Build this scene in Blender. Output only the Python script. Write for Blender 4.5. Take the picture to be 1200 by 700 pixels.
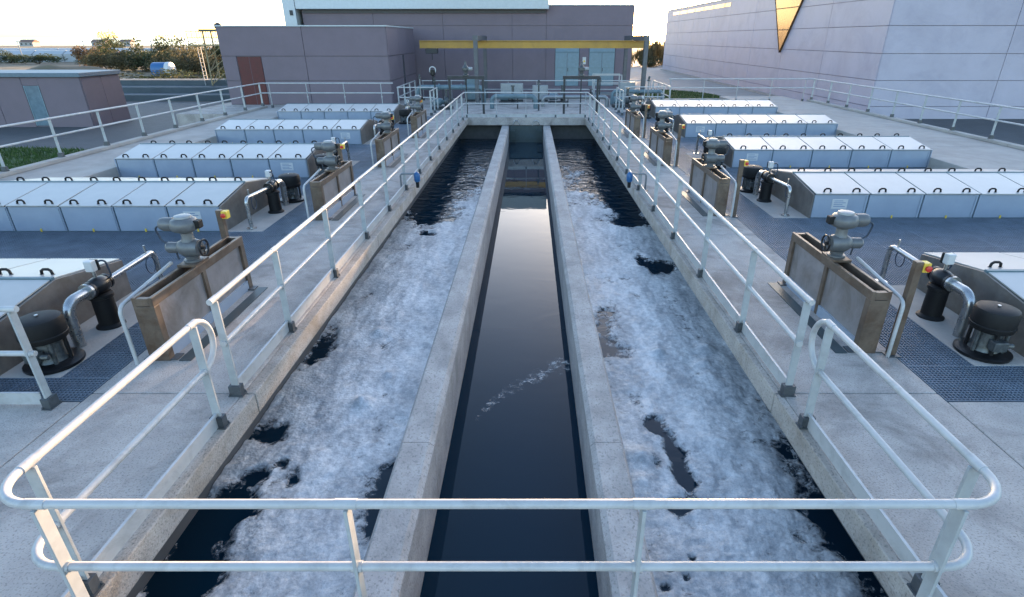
import bpy, math, random
from math import sin, cos, pi, radians
from mathutils import Vector, Matrix, noise

random.seed(7)
for o in list(bpy.data.objects):
    bpy.data.objects.remove(o)
scene = bpy.context.scene

# ---------------------------------------------------------------- camera, sky, sun, exposure
CAM_H = 3.4
PITCH = 24.9
cam_d = bpy.data.cameras.new('camera')
cam = bpy.data.objects.new('camera', cam_d)
scene.collection.objects.link(cam)
cam.location = (0, 0, CAM_H)
cam.rotation_euler = (radians(90 - PITCH), 0, 0)
cam_d.sensor_width = 36
cam_d.lens = 36 * 658 / 1200
cam_d.shift_x = -21 / 1200
cam_d.clip_start = 0.05
cam_d.clip_end = 60000
scene.camera = cam

SUN_AZ, SUN_EL = 17.0, 5.0        # degrees, azimuth clockwise from +Y
world = bpy.data.worlds.new('World')
scene.world = world
world.use_nodes = True
wn = world.node_tree
wn.nodes.clear()
sky = wn.nodes.new('ShaderNodeTexSky')
sky.sky_type = 'NISHITA'
sky.sun_disc = False
sky.sun_elevation = radians(SUN_EL)
sky.sun_rotation = radians(SUN_AZ)
sky.altitude = 20
sky.air_density = 0.75
sky.dust_density = 0.9
sky.ozone_density = 1.5
bg = wn.nodes.new('ShaderNodeBackground')
bg.inputs['Strength'].default_value = 0.15
wo = wn.nodes.new('ShaderNodeOutputWorld')
wb = wn.nodes.new('ShaderNodeMix')            # camera white balance, the same over the whole sky
wb.data_type = 'RGBA'
wb.blend_type = 'MULTIPLY'
wb.inputs[0].default_value = 1.0
wb.inputs[7].default_value = (1.06, 1.0, 0.985, 1)
wn.links.new(sky.outputs[0], wb.inputs[6])
wn.links.new(wb.outputs[2], bg.inputs[0])
wn.links.new(bg.outputs[0], wo.inputs[0])

sun_d = bpy.data.lights.new('sun', 'SUN')
sun_d.energy = 3.0
sun_d.angle = radians(0.6)
sun_d.color = (1.0, 0.66, 0.38)
sun = bpy.data.objects.new('sun', sun_d)
scene.collection.objects.link(sun)
sd = Vector((sin(radians(SUN_AZ)) * cos(radians(SUN_EL)), cos(radians(SUN_AZ)) * cos(radians(SUN_EL)), sin(radians(SUN_EL))))
sun.rotation_euler = sd.to_track_quat('Z', 'Y').to_euler()
sun.location = (30, 60, 30)

vs = scene.view_settings
vs.view_transform = 'Standard'
vs.look = 'None'
vs.exposure = 2.95
vs.gamma = 1.0
vs.use_curve_mapping = False
scene.render.engine = 'CYCLES'
scene.render.resolution_x, scene.render.resolution_y = 1024, 597

# ---------------------------------------------------------------- materials
def mat(name, col, rough=0.6, metal=0.0, var=0.12, scale=6.0, bump=0.0, bscale=60.0,
        col2=None, stain=None, stain_scale=0.8, stain_amt=0.5, spec=0.5, speck=None, speck_scale=40.0,
        stretch=(1, 1, 1), rvar=0.1):
    """Procedural surface: base colour broken up by noise, optional shaped stains, specks and fine relief."""
    m = bpy.data.materials.new(name)
    m.use_nodes = True
    nt = m.node_tree
    N, L = nt.nodes, nt.links
    b = N['Principled BSDF']
    b.inputs['Metallic'].default_value = metal
    b.inputs['Specular IOR Level'].default_value = spec
    geo = N.new('ShaderNodeNewGeometry')
    mp = N.new('ShaderNodeMapping')
    mp.inputs['Scale'].default_value = stretch
    L.new(geo.outputs['Position'], mp.inputs[0])
    n1 = N.new('ShaderNodeTexNoise')
    n1.inputs['Scale'].default_value = scale
    n1.inputs['Detail'].default_value = 8
    n1.inputs['Roughness'].default_value = 0.62
    L.new(mp.outputs[0], n1.inputs['Vector'])
    c2 = col2 or tuple(c * (1 - var * 2) for c in col)
    ramp = N.new('ShaderNodeValToRGB')
    ramp.color_ramp.elements[0].position = 0.3
    ramp.color_ramp.elements[1].position = 0.72
    ramp.color_ramp.elements[0].color = (*c2, 1)
    ramp.color_ramp.elements[1].color = (*[min(1, c * (1 + var * 0.5)) for c in col], 1)
    L.new(n1.outputs['Fac'], ramp.inputs[0])
    out = ramp.outputs[0]
    if stain:
        n2 = N.new('ShaderNodeTexNoise')
        n2.inputs['Scale'].default_value = stain_scale
        n2.inputs['Detail'].default_value = 10
        n2.inputs['Roughness'].default_value = 0.7
        n2.inputs['Distortion'].default_value = 0.6
        L.new(mp.outputs[0], n2.inputs['Vector'])
        r2 = N.new('ShaderNodeValToRGB')
        r2.color_ramp.elements[0].position = 0.48
        r2.color_ramp.elements[1].position = 0.66
        r2.color_ramp.elements[0].color = (0, 0, 0, 1)
        r2.color_ramp.elements[1].color = (stain_amt,) * 3 + (1,)
        L.new(n2.outputs['Fac'], r2.inputs[0])
        mx = N.new('ShaderNodeMix')
        mx.data_type = 'RGBA'
        L.new(r2.outputs[0], mx.inputs[0])
        L.new(out, mx.inputs[6])
        mx.inputs[7].default_value = (*stain, 1)
        out = mx.outputs[2]
    if speck:
        v = N.new('ShaderNodeTexNoise')
        v.inputs['Scale'].default_value = speck_scale
        v.inputs['Detail'].default_value = 3
        L.new(mp.outputs[0], v.inputs['Vector'])
        r3 = N.new('ShaderNodeValToRGB')
        r3.color_ramp.elements[0].position = 0.54
        r3.color_ramp.elements[1].position = 0.70
        r3.color_ramp.elements[0].color = (0, 0, 0, 1)
        r3.color_ramp.elements[1].color = (0.7, 0.7, 0.7, 1)
        L.new(v.outputs['Fac'], r3.inputs[0])
        mx = N.new('ShaderNodeMix')
        mx.data_type = 'RGBA'
        L.new(r3.outputs[0], mx.inputs[0])
        L.new(out, mx.inputs[6])
        mx.inputs[7].default_value = (*speck, 1)
        out = mx.outputs[2]
    L.new(out, b.inputs['Base Color'])
    mr = N.new('ShaderNodeMapRange')
    mr.inputs['To Min'].default_value = max(0.02, rough - rvar)
    mr.inputs['To Max'].default_value = min(1, rough + rvar)
    L.new(n1.outputs['Fac'], mr.inputs['Value'])
    L.new(mr.outputs[0], b.inputs['Roughness'])
    if bump > 0:
        n4 = N.new('ShaderNodeTexNoise')
        n4.inputs['Scale'].default_value = bscale
        n4.inputs['Detail'].default_value = 6
        L.new(mp.outputs[0], n4.inputs['Vector'])
        bp = N.new('ShaderNodeBump')
        bp.inputs['Strength'].default_value = bump
        bp.inputs['Distance'].default_value = 0.02
        L.new(n4.outputs['Fac'], bp.inputs['Height'])
        L.new(bp.outputs[0], b.inputs['Normal'])
    return m

M = {}
M['concrete'] = mat('concrete', (0.44, 0.39, 0.355), 0.85, var=0.14, scale=2.2, bump=0.35, bscale=70, stain=(0.185, 0.16, 0.145), stain_scale=1.0, stain_amt=0.85, speck=(0.13, 0.125, 0.12), speck_scale=60)
M['concrete_edge'] = mat('concrete_edge', (0.41, 0.365, 0.325), 0.85, var=0.16, scale=4.0, bump=0.4, bscale=60, stain=(0.20, 0.15, 0.105), stain_scale=1.6, stain_amt=0.7, speck=(0.11, 0.10, 0.095), speck_scale=50, stretch=(1, 0.8, 1))
M['concrete_wall'] = mat('concrete_wall', (0.42, 0.385, 0.36), 0.8, var=0.15, scale=3.5, bump=0.3, bscale=60, stain=(0.18, 0.17, 0.16), stain_scale=1.3, stain_amt=0.6, speck=(0.15, 0.145, 0.14), speck_scale=46, stretch=(1, 0.8, 1))
M['concrete_outer'] = mat('concrete_outer', (0.38, 0.345, 0.315), 0.85, var=0.10, scale=1.6, bump=0.4, bscale=30,
                          stain=(0.218, 0.205, 0.191), stain_scale=0.5, stain_amt=0.5)
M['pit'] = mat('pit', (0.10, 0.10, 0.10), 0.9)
M['white_paint'] = mat('white_paint', (0.42, 0.42, 0.42), 0.36, var=0.05, scale=9, stain=(0.25, 0.245, 0.24), stain_scale=4.5, stain_amt=0.6)
M['post_paint'] = mat('post_paint', (0.36, 0.375, 0.38), 0.42, var=0.08, scale=9, stain=(0.25, 0.26, 0.26), stain_scale=4, stain_amt=0.5)
M['galv'] = mat('galv', (0.26, 0.275, 0.29), 0.45, metal=0.7, var=0.12, scale=18)
M['bracket'] = mat('bracket', (0.10, 0.11, 0.12), 0.5, metal=0.5, var=0.15, scale=20)
M['grating'] = mat('grating', (0.205, 0.245, 0.30), 0.5, metal=0.3, var=0.15, scale=3)
M['cover_panel'] = mat('cover_panel', (0.28, 0.32, 0.385), 0.38, var=0.05, scale=2.5, stain=(0.23, 0.27, 0.34), stain_scale=1.2, stain_amt=0.4)
M['cover_lid'] = mat('cover_lid', (0.42, 0.40, 0.375), 0.33, var=0.06, scale=2.5, stain=(0.33, 0.32, 0.315), stain_scale=1.0, stain_amt=0.5)
M['cover_end'] = mat('cover_end', (0.20, 0.18, 0.165), 0.5, metal=0.3, var=0.2, scale=4, stain=(0.11, 0.085, 0.06), stain_scale=2, stain_amt=0.6)
M['ridge'] = mat('ridge', (0.10, 0.17, 0.20), 0.5)
M['black_plastic'] = mat('black_plastic', (0.008, 0.008, 0.009), 0.6, var=0.2, spec=0.3)
M['black_metal'] = mat('black_metal', (0.011, 0.011, 0.013), 0.38, metal=0.2, var=0.25, scale=12)
M['steel'] = mat('steel', (0.42, 0.42, 0.42), 0.28, metal=0.85, var=0.10, scale=10)
M['stained_steel'] = mat('stained_steel', (0.165, 0.122, 0.092), 0.45, metal=0.35, var=0.22, scale=5, stain=(0.085, 0.045, 0.025), stain_scale=3.5, stain_amt=0.75)
M['box_plate'] = mat('box_plate', (0.30, 0.275, 0.275), 0.4, metal=0.4, var=0.12, scale=4, stain=(0.14, 0.12, 0.10), stain_scale=2.5, stain_amt=0.6)
M['rust'] = mat('rust', (0.13, 0.06, 0.03), 0.8, var=0.3, scale=8)
M['actuator_grey'] = mat('actuator_grey', (0.135, 0.14, 0.145), 0.42, metal=0.2, var=0.12, scale=14, stain=(0.085, 0.085, 0.085), stain_scale=6, stain_amt=0.5)
M['actuator_light'] = mat('actuator_light', (0.27, 0.28, 0.285), 0.4, var=0.08, scale=12)
M['machinery'] = mat('machinery', (0.10, 0.11, 0.115), 0.4, metal=0.4, var=0.3, scale=20)
M['yellow'] = mat('yellow', (0.75, 0.52, 0.06), 0.45, var=0.08, stain=(0.5, 0.3, 0.05), stain_scale=5, stain_amt=0.4)
M['red'] = mat('red', (0.55, 0.03, 0.02), 0.4)
M['white_box'] = mat('white_box', (0.5, 0.5, 0.5), 0.4, var=0.05)
M['crane_yellow'] = mat('crane_yellow', (0.40, 0.225, 0.03), 0.45, var=0.1, scale=2, stain=(0.22, 0.12, 0.025), stain_scale=0.7, stain_amt=0.5)
M['crane_grey'] = mat('crane_grey', (0.10, 0.105, 0.115), 0.5, metal=0.3, var=0.15)
M['dark_frame'] = mat('dark_frame', (0.035, 0.038, 0.043), 0.5, metal=0.3, var=0.2)
M['gate_steel'] = mat('gate_steel', (0.05, 0.075, 0.085), 0.45, metal=0.4, var=0.2, scale=3)
M['teal_pipe'] = mat('teal_pipe', (0.12, 0.18, 0.21), 0.45, var=0.15)
M['blue_device'] = mat('blue_device', (0.015, 0.10, 0.26), 0.4, var=0.1)
M['clad_mauve'] = mat('clad_mauve', (0.155, 0.120, 0.142), 0.7, var=0.06, scale=1.2, bump=0.15, bscale=25, stain=(0.122, 0.098, 0.115), stain_scale=0.4, stain_amt=0.5)
M['clad_pale'] = mat('clad_pale', (0.41, 0.375, 0.435), 0.6, var=0.05, scale=0.8, bump=0.12, bscale=20, stain=(0.28, 0.26, 0.32), stain_scale=0.3, stain_amt=0.5)
M['joint'] = mat('joint', (0.12, 0.11, 0.13), 0.8)
M['joint_pale'] = mat('joint_pale', (0.22, 0.21, 0.25), 0.8)
M['roof_white'] = mat('roof_white', (0.45, 0.48, 0.49), 0.45, var=0.05)
M['roof_blue'] = mat('roof_blue', (0.10, 0.15, 0.19), 0.5, var=0.1)
M['roof_shade'] = mat('roof_shade', (0.06, 0.06, 0.065), 0.6)  # dark tone painted for the shade below the hall's roof band
M['red_door'] = mat('red_door', (0.075, 0.004, 0.006), 0.5, var=0.15, scale=5)
M['blue_door'] = mat('blue_door', (0.17, 0.25, 0.29), 0.45, var=0.08)
M['door_trim'] = mat('door_trim', (0.12, 0.19, 0.22), 0.45, var=0.08)
M['gold_glass'] = mat('gold_glass', (0.27, 0.15, 0.04), 0.2, metal=0.45, var=0.3, scale=0.5)
M['pale_glass'] = mat('pale_glass', (0.14,0.20,0.24), 0.12, var=0.15, scale=3)
M['asphalt'] = mat('asphalt', (0.075, 0.078, 0.082), 0.75, var=0.2, scale=2.0, bump=0.4, bscale=30, stain=(0.05, 0.053, 0.057), stain_scale=0.35, stain_amt=0.7)
M['pavement'] = mat('pavement', (0.34, 0.32, 0.30), 0.85, var=0.12, scale=1.2, stain=(0.25, 0.235, 0.22), stain_scale=0.4, stain_amt=0.6)
M['scrub_soil'] = mat('scrub_soil', (0.20, 0.15, 0.095), 0.95, var=0.25, scale=0.12, stain=(0.09, 0.10, 0.04), stain_scale=0.05, stain_amt=0.8, bump=0.4, bscale=3)
M['dirt_path'] = mat('dirt_path', (0.42, 0.36, 0.29), 0.95, var=0.15, scale=0.5)
M['lawn'] = mat('lawn', (0.045, 0.085, 0.02), 0.95, var=0.25, scale=2)
M['grass'] = mat('grass', (0.055, 0.11, 0.025), 0.8, var=0.3, scale=3)
M['leaf_green'] = mat('leaf_green', (0.075, 0.09, 0.04), 0.75, var=0.35, scale=1.2)
M['leaf_olive'] = mat('leaf_olive', (0.14, 0.12, 0.06), 0.75, var=0.35, scale=1.2)
M['leaf_rust'] = mat('leaf_rust', (0.19, 0.12, 0.065), 0.8, var=0.3, scale=1.2)
M['reed'] = mat('reed', (0.34, 0.24, 0.10), 0.8, var=0.3, scale=2)
M['bark'] = mat('bark', (0.09, 0.065, 0.045), 0.9, var=0.3, scale=10)
M['tower_steel'] = mat('tower_steel', (0.34, 0.27, 0.15), 0.6, metal=0.2, var=0.25, scale=6)
M['house_white'] = mat('house_white', (0.36, 0.35, 0.34), 0.8, var=0.06)
M['house_roof'] = mat('house_roof', (0.2, 0.12, 0.09), 0.8, var=0.15)
M['green_house'] = mat('green_house', (0.36, 0.37, 0.38), 0.5, var=0.08, scale=0.5)
M['window_dark'] = mat('window_dark', (0.04, 0.05, 0.06), 0.15)
M['retaining'] = mat('retaining', (0.075, 0.095, 0.105), 0.8, var=0.15, scale=0.6)
M['cable'] = mat('cable', (0.02, 0.035, 0.06), 0.5)

def leafy(m, amount=0.45):
    nt = m.node_tree
    N, L = nt.nodes, nt.links
    b = N['Principled BSDF']
    src = b.inputs['Base Color'].links[0].from_socket
    t = N.new('ShaderNodeBsdfTranslucent')
    L.new(src, t.inputs['Color'])
    mx = N.new('ShaderNodeMixShader')
    mx.inputs[0].default_value = amount
    L.new(b.outputs[0], mx.inputs[1])
    L.new(t.outputs[0], mx.inputs[2])
    L.new(mx.outputs[0], N['Material Output'].inputs['Surface'])
for k_ in ('leaf_green', 'leaf_olive', 'leaf_rust', 'reed', 'grass'):
    leafy(M[k_])

def water_mat(name, wave_scale, wave_amt, rough=0.015, base=(0.003, 0.017, 0.032), far_from=None):
    m = bpy.data.materials.new(name)
    m.use_nodes = True
    nt = m.node_tree
    N, L = nt.nodes, nt.links
    b = N['Principled BSDF']
    b.inputs['Base Color'].default_value = (*base, 1)
    b.inputs['Roughness'].default_value = rough
    b.inputs['IOR'].default_value = 1.24
    geo = N.new('ShaderNodeNewGeometry')
    mp = N.new('ShaderNodeMapping')
    mp.inputs['Scale'].default_value = (1.0, 1.6, 1.0)
    L.new(geo.outputs['Position'], mp.inputs[0])
    n = N.new('ShaderNodeTexNoise')
    n.inputs['Scale'].default_value = wave_scale
    n.inputs['Detail'].default_value = 2.5
    n.inputs['Distortion'].default_value = 0.8
    L.new(mp.outputs[0], n.inputs['Vector'])
    bp = N.new('ShaderNodeBump')
    bp.inputs['Strength'].default_value = 1.0
    bp.inputs['Distance'].default_value = wave_amt
    if far_from:
        sx = N.new('ShaderNodeSeparateXYZ')
        L.new(geo.outputs['Position'], sx.inputs[0])
        mr = N.new('ShaderNodeMapRange')
        mr.inputs['From Min'].default_value = far_from[0]
        mr.inputs['From Max'].default_value = far_from[1]
        mr.inputs['To Min'].default_value = 0.06
        mr.inputs['To Max'].default_value = 1.0
        L.new(sx.outputs['Y'], mr.inputs['Value'])
        mu = N.new('ShaderNodeMath')
        mu.operation = 'MULTIPLY'
        L.new(n.outputs['Fac'], mu.inputs[0])
        L.new(mr.outputs[0], mu.inputs[1])
        L.new(mu.outputs[0], bp.inputs['Height'])
    else:
        L.new(n.outputs['Fac'], bp.inputs['Height'])
    L.new(bp.outputs[0], b.inputs['Normal'])
    return m
M['water_still'] = water_mat('water_still', 1.2, 0.0016)
M['water_ripple'] = water_mat('water_ripple', 2.0, 0.075, far_from=(10.0, 18.0))
M['sea'] = water_mat('sea', 0.2, 0.35, 0.15, (0.02, 0.04, 0.06))

def foam_mat():
    m = bpy.data.materials.new('foam')
    m.use_nodes = True
    nt = m.node_tree
    N, L = nt.nodes, nt.links
    b = N['Principled BSDF']
    b.inputs['Roughness'].default_value = 0.6
    b.inputs['Subsurface Weight'].default_value = 0.0
    geo = N.new('ShaderNodeNewGeometry')
    n1 = N.new('ShaderNodeTexNoise')
    n1.inputs['Scale'].default_value = 11
    n1.inputs['Detail'].default_value = 12
    n1.inputs['Roughness'].default_value = 0.72
    L.new(geo.outputs['Position'], n1.inputs['Vector'])
    r = N.new('ShaderNodeValToRGB')
    r.color_ramp.elements[0].position = 0.33
    r.color_ramp.elements[0].color = (0.36, 0.37, 0.385, 1)
    r.color_ramp.elements[1].position = 0.66
    r.color_ramp.elements[1].color = (0.74, 0.735, 0.725, 1)
    L.new(n1.outputs['Fac'], r.inputs[0])
    nb = N.new('ShaderNodeTexNoise')
    nb.inputs['Scale'].default_value = 2.2
    nb.inputs['Detail'].default_value = 5
    nb.inputs['Distortion'].default_value = 0.7
    fm = N.new('ShaderNodeMapping')
    fm.inputs['Scale'].default_value = (1.6, 0.45, 1.0)
    L.new(geo.outputs['Position'], fm.inputs[0])
    L.new(fm.outputs[0], nb.inputs['Vector'])
    ad = N.new('ShaderNodeMath')
    ad.operation = 'MULTIPLY_ADD'
    L.new(nb.outputs['Fac'], ad.inputs[0])
    ad.inputs[1].default_value = 0.8
    ad.inputs[2].default_value = -0.42
    sm = N.new('ShaderNodeMath')
    sm.operation = 'ADD'
    L.new(ad.outputs[0], sm.inputs[0])
    L.new(n1.outputs['Fac'], sm.inputs[1])
    L.new(sm.outputs[0], r.inputs[0])
    vo = N.new('ShaderNodeTexVoronoi')
    vo.inputs['Scale'].default_value = 55
    L.new(geo.outputs['Position'], vo.inputs['Vector'])
    vr = N.new('ShaderNodeValToRGB')
    vr.color_ramp.elements[0].position = 0.05
    vr.color_ramp.elements[0].color = (0.38, 0.40, 0.43, 1)
    vr.color_ramp.elements[1].position = 0.4
    vr.color_ramp.elements[1].color = (1, 1, 1, 1)
    L.new(vo.outputs['Distance'], vr.inputs[0])
    mx = N.new('ShaderNodeMix')
    mx.data_type = 'RGBA'
    mx.blend_type = 'MULTIPLY'
    mx.inputs[0].default_value = 0.45
    L.new(r.outputs[0], mx.inputs[6])
    L.new(vr.outputs[0], mx.inputs[7])
    L.new(mx.outputs[2], b.inputs['Base Color'])
    n3 = N.new('ShaderNodeTexNoise')
    n3.inputs['Scale'].default_value = 16
    n3.inputs['Detail'].default_value = 5
    L.new(geo.outputs['Position'], n3.inputs['Vector'])
    vb = N.new('ShaderNodeTexVoronoi')
    vb.feature = 'SMOOTH_F1'
    vb.inputs['Scale'].default_value = 30
    L.new(geo.outputs['Position'], vb.inputs['Vector'])
    hs = N.new('ShaderNodeMath')
    hs.operation = 'MULTIPLY_ADD'
    L.new(vb.outputs['Distance'], hs.inputs[0])
    hs.inputs[1].default_value = -0.55
    L.new(n3.outputs['Fac'], hs.inputs[2])
    bp = N.new('ShaderNodeBump')
    bp.inputs['Strength'].default_value = 0.30
    bp.inputs['Distance'].default_value = 0.04
    L.new(hs.outputs[0], bp.inputs['Height'])
    L.new(bp.outputs[0], b.inputs['Normal'])
    # the froth thins out to lace at its rim
    at = N.new('ShaderNodeAttribute')
    at.attribute_name = 'thick'
    nl = N.new('ShaderNodeTexNoise')
    nl.inputs['Scale'].default_value = 9
    nl.inputs['Detail'].default_value = 8
    nl.inputs['Roughness'].default_value = 0.75
    nl.inputs['Distortion'].default_value = 0.5
    L.new(geo.outputs['Position'], nl.inputs['Vector'])
    m1 = N.new('ShaderNodeMath'); m1.operation = 'MULTIPLY_ADD'
    L.new(nl.outputs['Fac'], m1.inputs[0]); m1.inputs[1].default_value = 1.7; m1.inputs[2].default_value = -0.88
    m2 = N.new('ShaderNodeMath'); m2.operation = 'ADD'
    L.new(at.outputs['Fac'], m2.inputs[0]); L.new(m1.outputs[0], m2.inputs[1])
    m3 = N.new('ShaderNodeMapRange')
    m3.inputs['From Min'].default_value = -0.02
    m3.inputs['From Max'].default_value = 0.36
    L.new(m2.outputs[0], m3.inputs['Value'])
    L.new(m3.outputs[0], b.inputs['Alpha'])
    return m
M['foam'] = foam_mat()

# ---------------------------------------------------------------- mesh helpers
class MB:
    def __init__(self):
        self.v, self.f = [], []

    def add(self, vs, fs):
        o = len(self.v)
        self.v += [tuple(p) for p in vs]
        self.f += [tuple(i + o for i in f) for f in fs]
        return self

    def box(self, x0, x1, y0, y1, z0, z1):
        if x0 > x1: x0, x1 = x1, x0
        if y0 > y1: y0, y1 = y1, y0
        if z0 > z1: z0, z1 = z1, z0
        return self.add([(x0, y0, z0), (x1, y0, z0), (x1, y1, z0), (x0, y1, z0), (x0, y0, z1), (x1, y0, z1), (x1, y1, z1), (x0, y1, z1)],
                        [(3, 2, 1, 0), (4, 5, 6, 7), (0, 1, 5, 4), (1, 2, 6, 5), (2, 3, 7, 6), (3, 0, 4, 7)])

    def cyl(self, p0, p1, r0, r1=None, n=14):
        return self.tube([p0, p1], [r0, r1 if r1 is not None else r0], n)

    def tube(self, pts, r, n=10):
        pts = [Vector(p) for p in pts]
        rs = r if isinstance(r, (list, tuple)) else [r] * len(pts)
        rings = []
        ref = None
        for i, p in enumerate(pts):
            a = pts[max(0, i - 1)]
            b = pts[min(len(pts) - 1, i + 1)]
            t = (b - a).normalized()
            if ref is None:
                ref = Vector((0, 0, 1)) if abs(t.z) < 0.9 else Vector((1, 0, 0))
            s = t.cross(ref).normalized()
            u = s.cross(t).normalized()
            ref = u
            rings.append([p + (s * cos(2 * pi * k / n) + u * sin(2 * pi * k / n)) * rs[i] for k in range(n)])
        vs = [q for ring in rings for q in ring]
        fs = []
        for i in range(len(rings) - 1):
            for k in range(n):
                a, b = i * n + k, i * n + (k + 1) % n
                fs.append((a, b, b + n, a + n))
        fs.append(tuple(range(n - 1, -1, -1)))
        fs.append(tuple((len(rings) - 1) * n + k for k in range(n)))
        return self.add(vs, [f[::-1] for f in fs])

    def lathe(self, prof, base=(0, 0, 0), axis='z', n=20):
        bx, by, bz = base
        vs, fs = [], []
        for (r, h) in prof:
            for k in range(n):
                a = 2 * pi * k / n
                c, s = r * cos(a), r * sin(a)
                vs.append({'z': (bx + c, by + s, bz + h), 'x': (bx + h, by + c, bz + s), 'y': (bx + s, by + h, bz + c)}[axis])
        for i in range(len(prof) - 1):
            for k in range(n):
                a, b = i * n + k, i * n + (k + 1) % n
                fs.append((a, b, b + n, a + n))
        fs.append(tuple(range(n - 1, -1, -1)))
        fs.append(tuple((len(prof) - 1) * n + k for k in range(n)))
        return self.add(vs, fs)

    def prism(self, poly, lo, hi, axis='x'):
        """poly in the other two axes (y,z for x; x,z for y; x,y for z), extruded lo..hi"""
        n = len(poly)
        def P(a, b, t):
            return {'x': (t, a, b), 'y': (a, t, b), 'z': (a, b, t)}[axis]
        vs = [P(a, b, lo) for a, b in poly] + [P(a, b, hi) for a, b in poly]
        fs = [tuple(range(n)), tuple(range(2 * n - 1, n - 1, -1))]
        for i in range(n):
            j = (i + 1) % n
            fs.append((i, j, j + n, i + n)[::-1])
        return self.add(vs, fs)

    def build(self, name, m, parent=None, loc=(0, 0, 0), smooth=None, bevel=0.0, label=None):
        me = bpy.data.meshes.new(name)
        me.from_pydata(self.v, [], self.f)
        me.validate()
        if smooth is not None:
            me.polygons.foreach_set('use_smooth', [True] * len(me.polygons))
            me.update()
            me.set_sharp_from_angle(angle=radians(smooth))
        import bmesh
        bm = bmesh.new(); bm.from_mesh(me)
        bmesh.ops.recalc_face_normals(bm, faces=bm.faces)
        bm.to_mesh(me); bm.free()
        me.materials.append(M[m])
        return link(name, me, parent, loc, bevel, label)

def link(name, me, parent=None, loc=(0, 0, 0), bevel=0.0, label=None):
    o = bpy.data.objects.new(name, me)
    scene.collection.objects.link(o)
    o.location = loc
    if parent is not None:
        o.parent = parent
    if bevel:
        md = o.modifiers.new('bevel', 'BEVEL')
        md.width = bevel
        md.segments = 2
        md.limit_method = 'ANGLE'
        md.angle_limit = radians(40)
    if label:
        o['label'] = label
    return o

def thing(name, label, cat, loc=(0, 0, 0), rz=0.0, group=None):
    o = bpy.data.objects.new(name, None)
    o.empty_display_size = 0.2
    scene.collection.objects.link(o)
    o.location = loc
    o.rotation_euler = (0, 0, rz)
    o['label'] = label
    o['category'] = cat
    if group:
        o['group'] = group
    return o

def tag(o, label, cat, group=None):
    o['label'] = label
    o['category'] = cat
    if group:
        o['group'] = group
    return o

def struct(name, parent=None):
    o = bpy.data.objects.new(name, None)
    scene.collection.objects.link(o)
    o['kind'] = 'structure'
    return o

def S(o, kind='structure', label=None):
    o['kind'] = kind
    if label:
        o['label'] = label
    return o

def arc(c, r, a0, a1, u, v, n=8):
    c, u, v = Vector(c), Vector(u), Vector(v)
    return [c + (u * cos(a0 + (a1 - a0) * i / n) + v * sin(a0 + (a1 - a0) * i / n)) * r for i in range(n + 1)]

ORD = ['nearest', 'second', 'third', 'fourth', 'farthest']
SIDE = {-1: 'left', 1: 'right'}

# ---------------------------------------------------------------- main dimensions
XL_RAIL, XR_RAIL = -3.07, 2.70          # channel railings
XL_EDGE, XR_EDGE = -2.90, 2.58          # walkway edges over the water
XL_GRATE, XR_GRATE = -4.62, 4.30        # where the concrete walkway meets the gratings
Y_END = 27.5                            # far end of the channels
WALL = {-1: (-1.33, -0.985), 1: (0.62, 0.96)}
Z_WALL = -0.36
Z_WOUT, Z_WIN = -1.06, -1.14
ROWS = {-1: [5.25, 10.4, 15.0, 20.2, 25.5], 1: [5.5, 11.3, 16.3, 21.7, 27.3]}
COV_IN = {-1: -5.9, 1: 5.82}
COV_OUT = {-1: -10.95, 1: 11.45}
COV_D = 2.3
STRIP = {-1: -5.18, 1: 5.08}            # edge of the concrete strip beside each cover
RAIL_OUT = {-1: -13.0, 1: 15.1}
Y_FAR = {-1: 28.9, 1: 32.0}
Z_OUT = 0.30
Z_GROUND = -1.2

# ---------------------------------------------------------------- ground, sea, roads
g = MB()
g.add([(-900, -60, Z_GROUND), (900, -60, Z_GROUND), (900, 420, Z_GROUND), (-900, 420, Z_GROUND)], [(0, 1, 2, 3)])
S(g.build('ground', 'scrub_soil'))
s = MB()
s.add([(-30000, 400, Z_GROUND - 0.6), (30000, 400, Z_GROUND - 0.6), (30000, 40000, Z_GROUND - 0.6), (-30000, 40000, Z_GROUND - 0.6)], [(0, 1, 2, 3)])
S(s.build('sea', 'sea'))
y = MB().box(-45, -13.3, -12, 47, Z_GROUND - 0.3, Z_GROUND + 0.02)
S(y.build('service_yard', 'asphalt'))
y = MB().box(15.5, 21.0, -12, 33, Z_GROUND - 0.3, Z_GROUND + 0.02)
y.box(21.0, 48, -12, 36.4, Z_GROUND - 0.3, Z_GROUND + 0.02)
S(y.build('side_road', 'asphalt'))
y = MB().box(-13.29, 15.49, 36, 130, Z_GROUND - 0.3, Z_GROUND + 0.03)
y.box(15.5, 60, 36.41, 130, Z_GROUND - 0.3, Z_GROUND + 0.03)
y.box(15.5, 20.9, 33, 36.4, Z_GROUND - 0.3, Z_GROUND + 0.03)
S(y.build('rear_pavement', 'pavement'))
p = MB()
p.add([(-75, 74, Z_GROUND + 0.03), (-20, 68, Z_GROUND + 0.03), (-20, 72, Z_GROUND + 0.03), (-75, 79, Z_GROUND + 0.03)], [(0, 1, 2, 3)])
S(p.build('dirt_path', 'dirt_path'))

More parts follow.
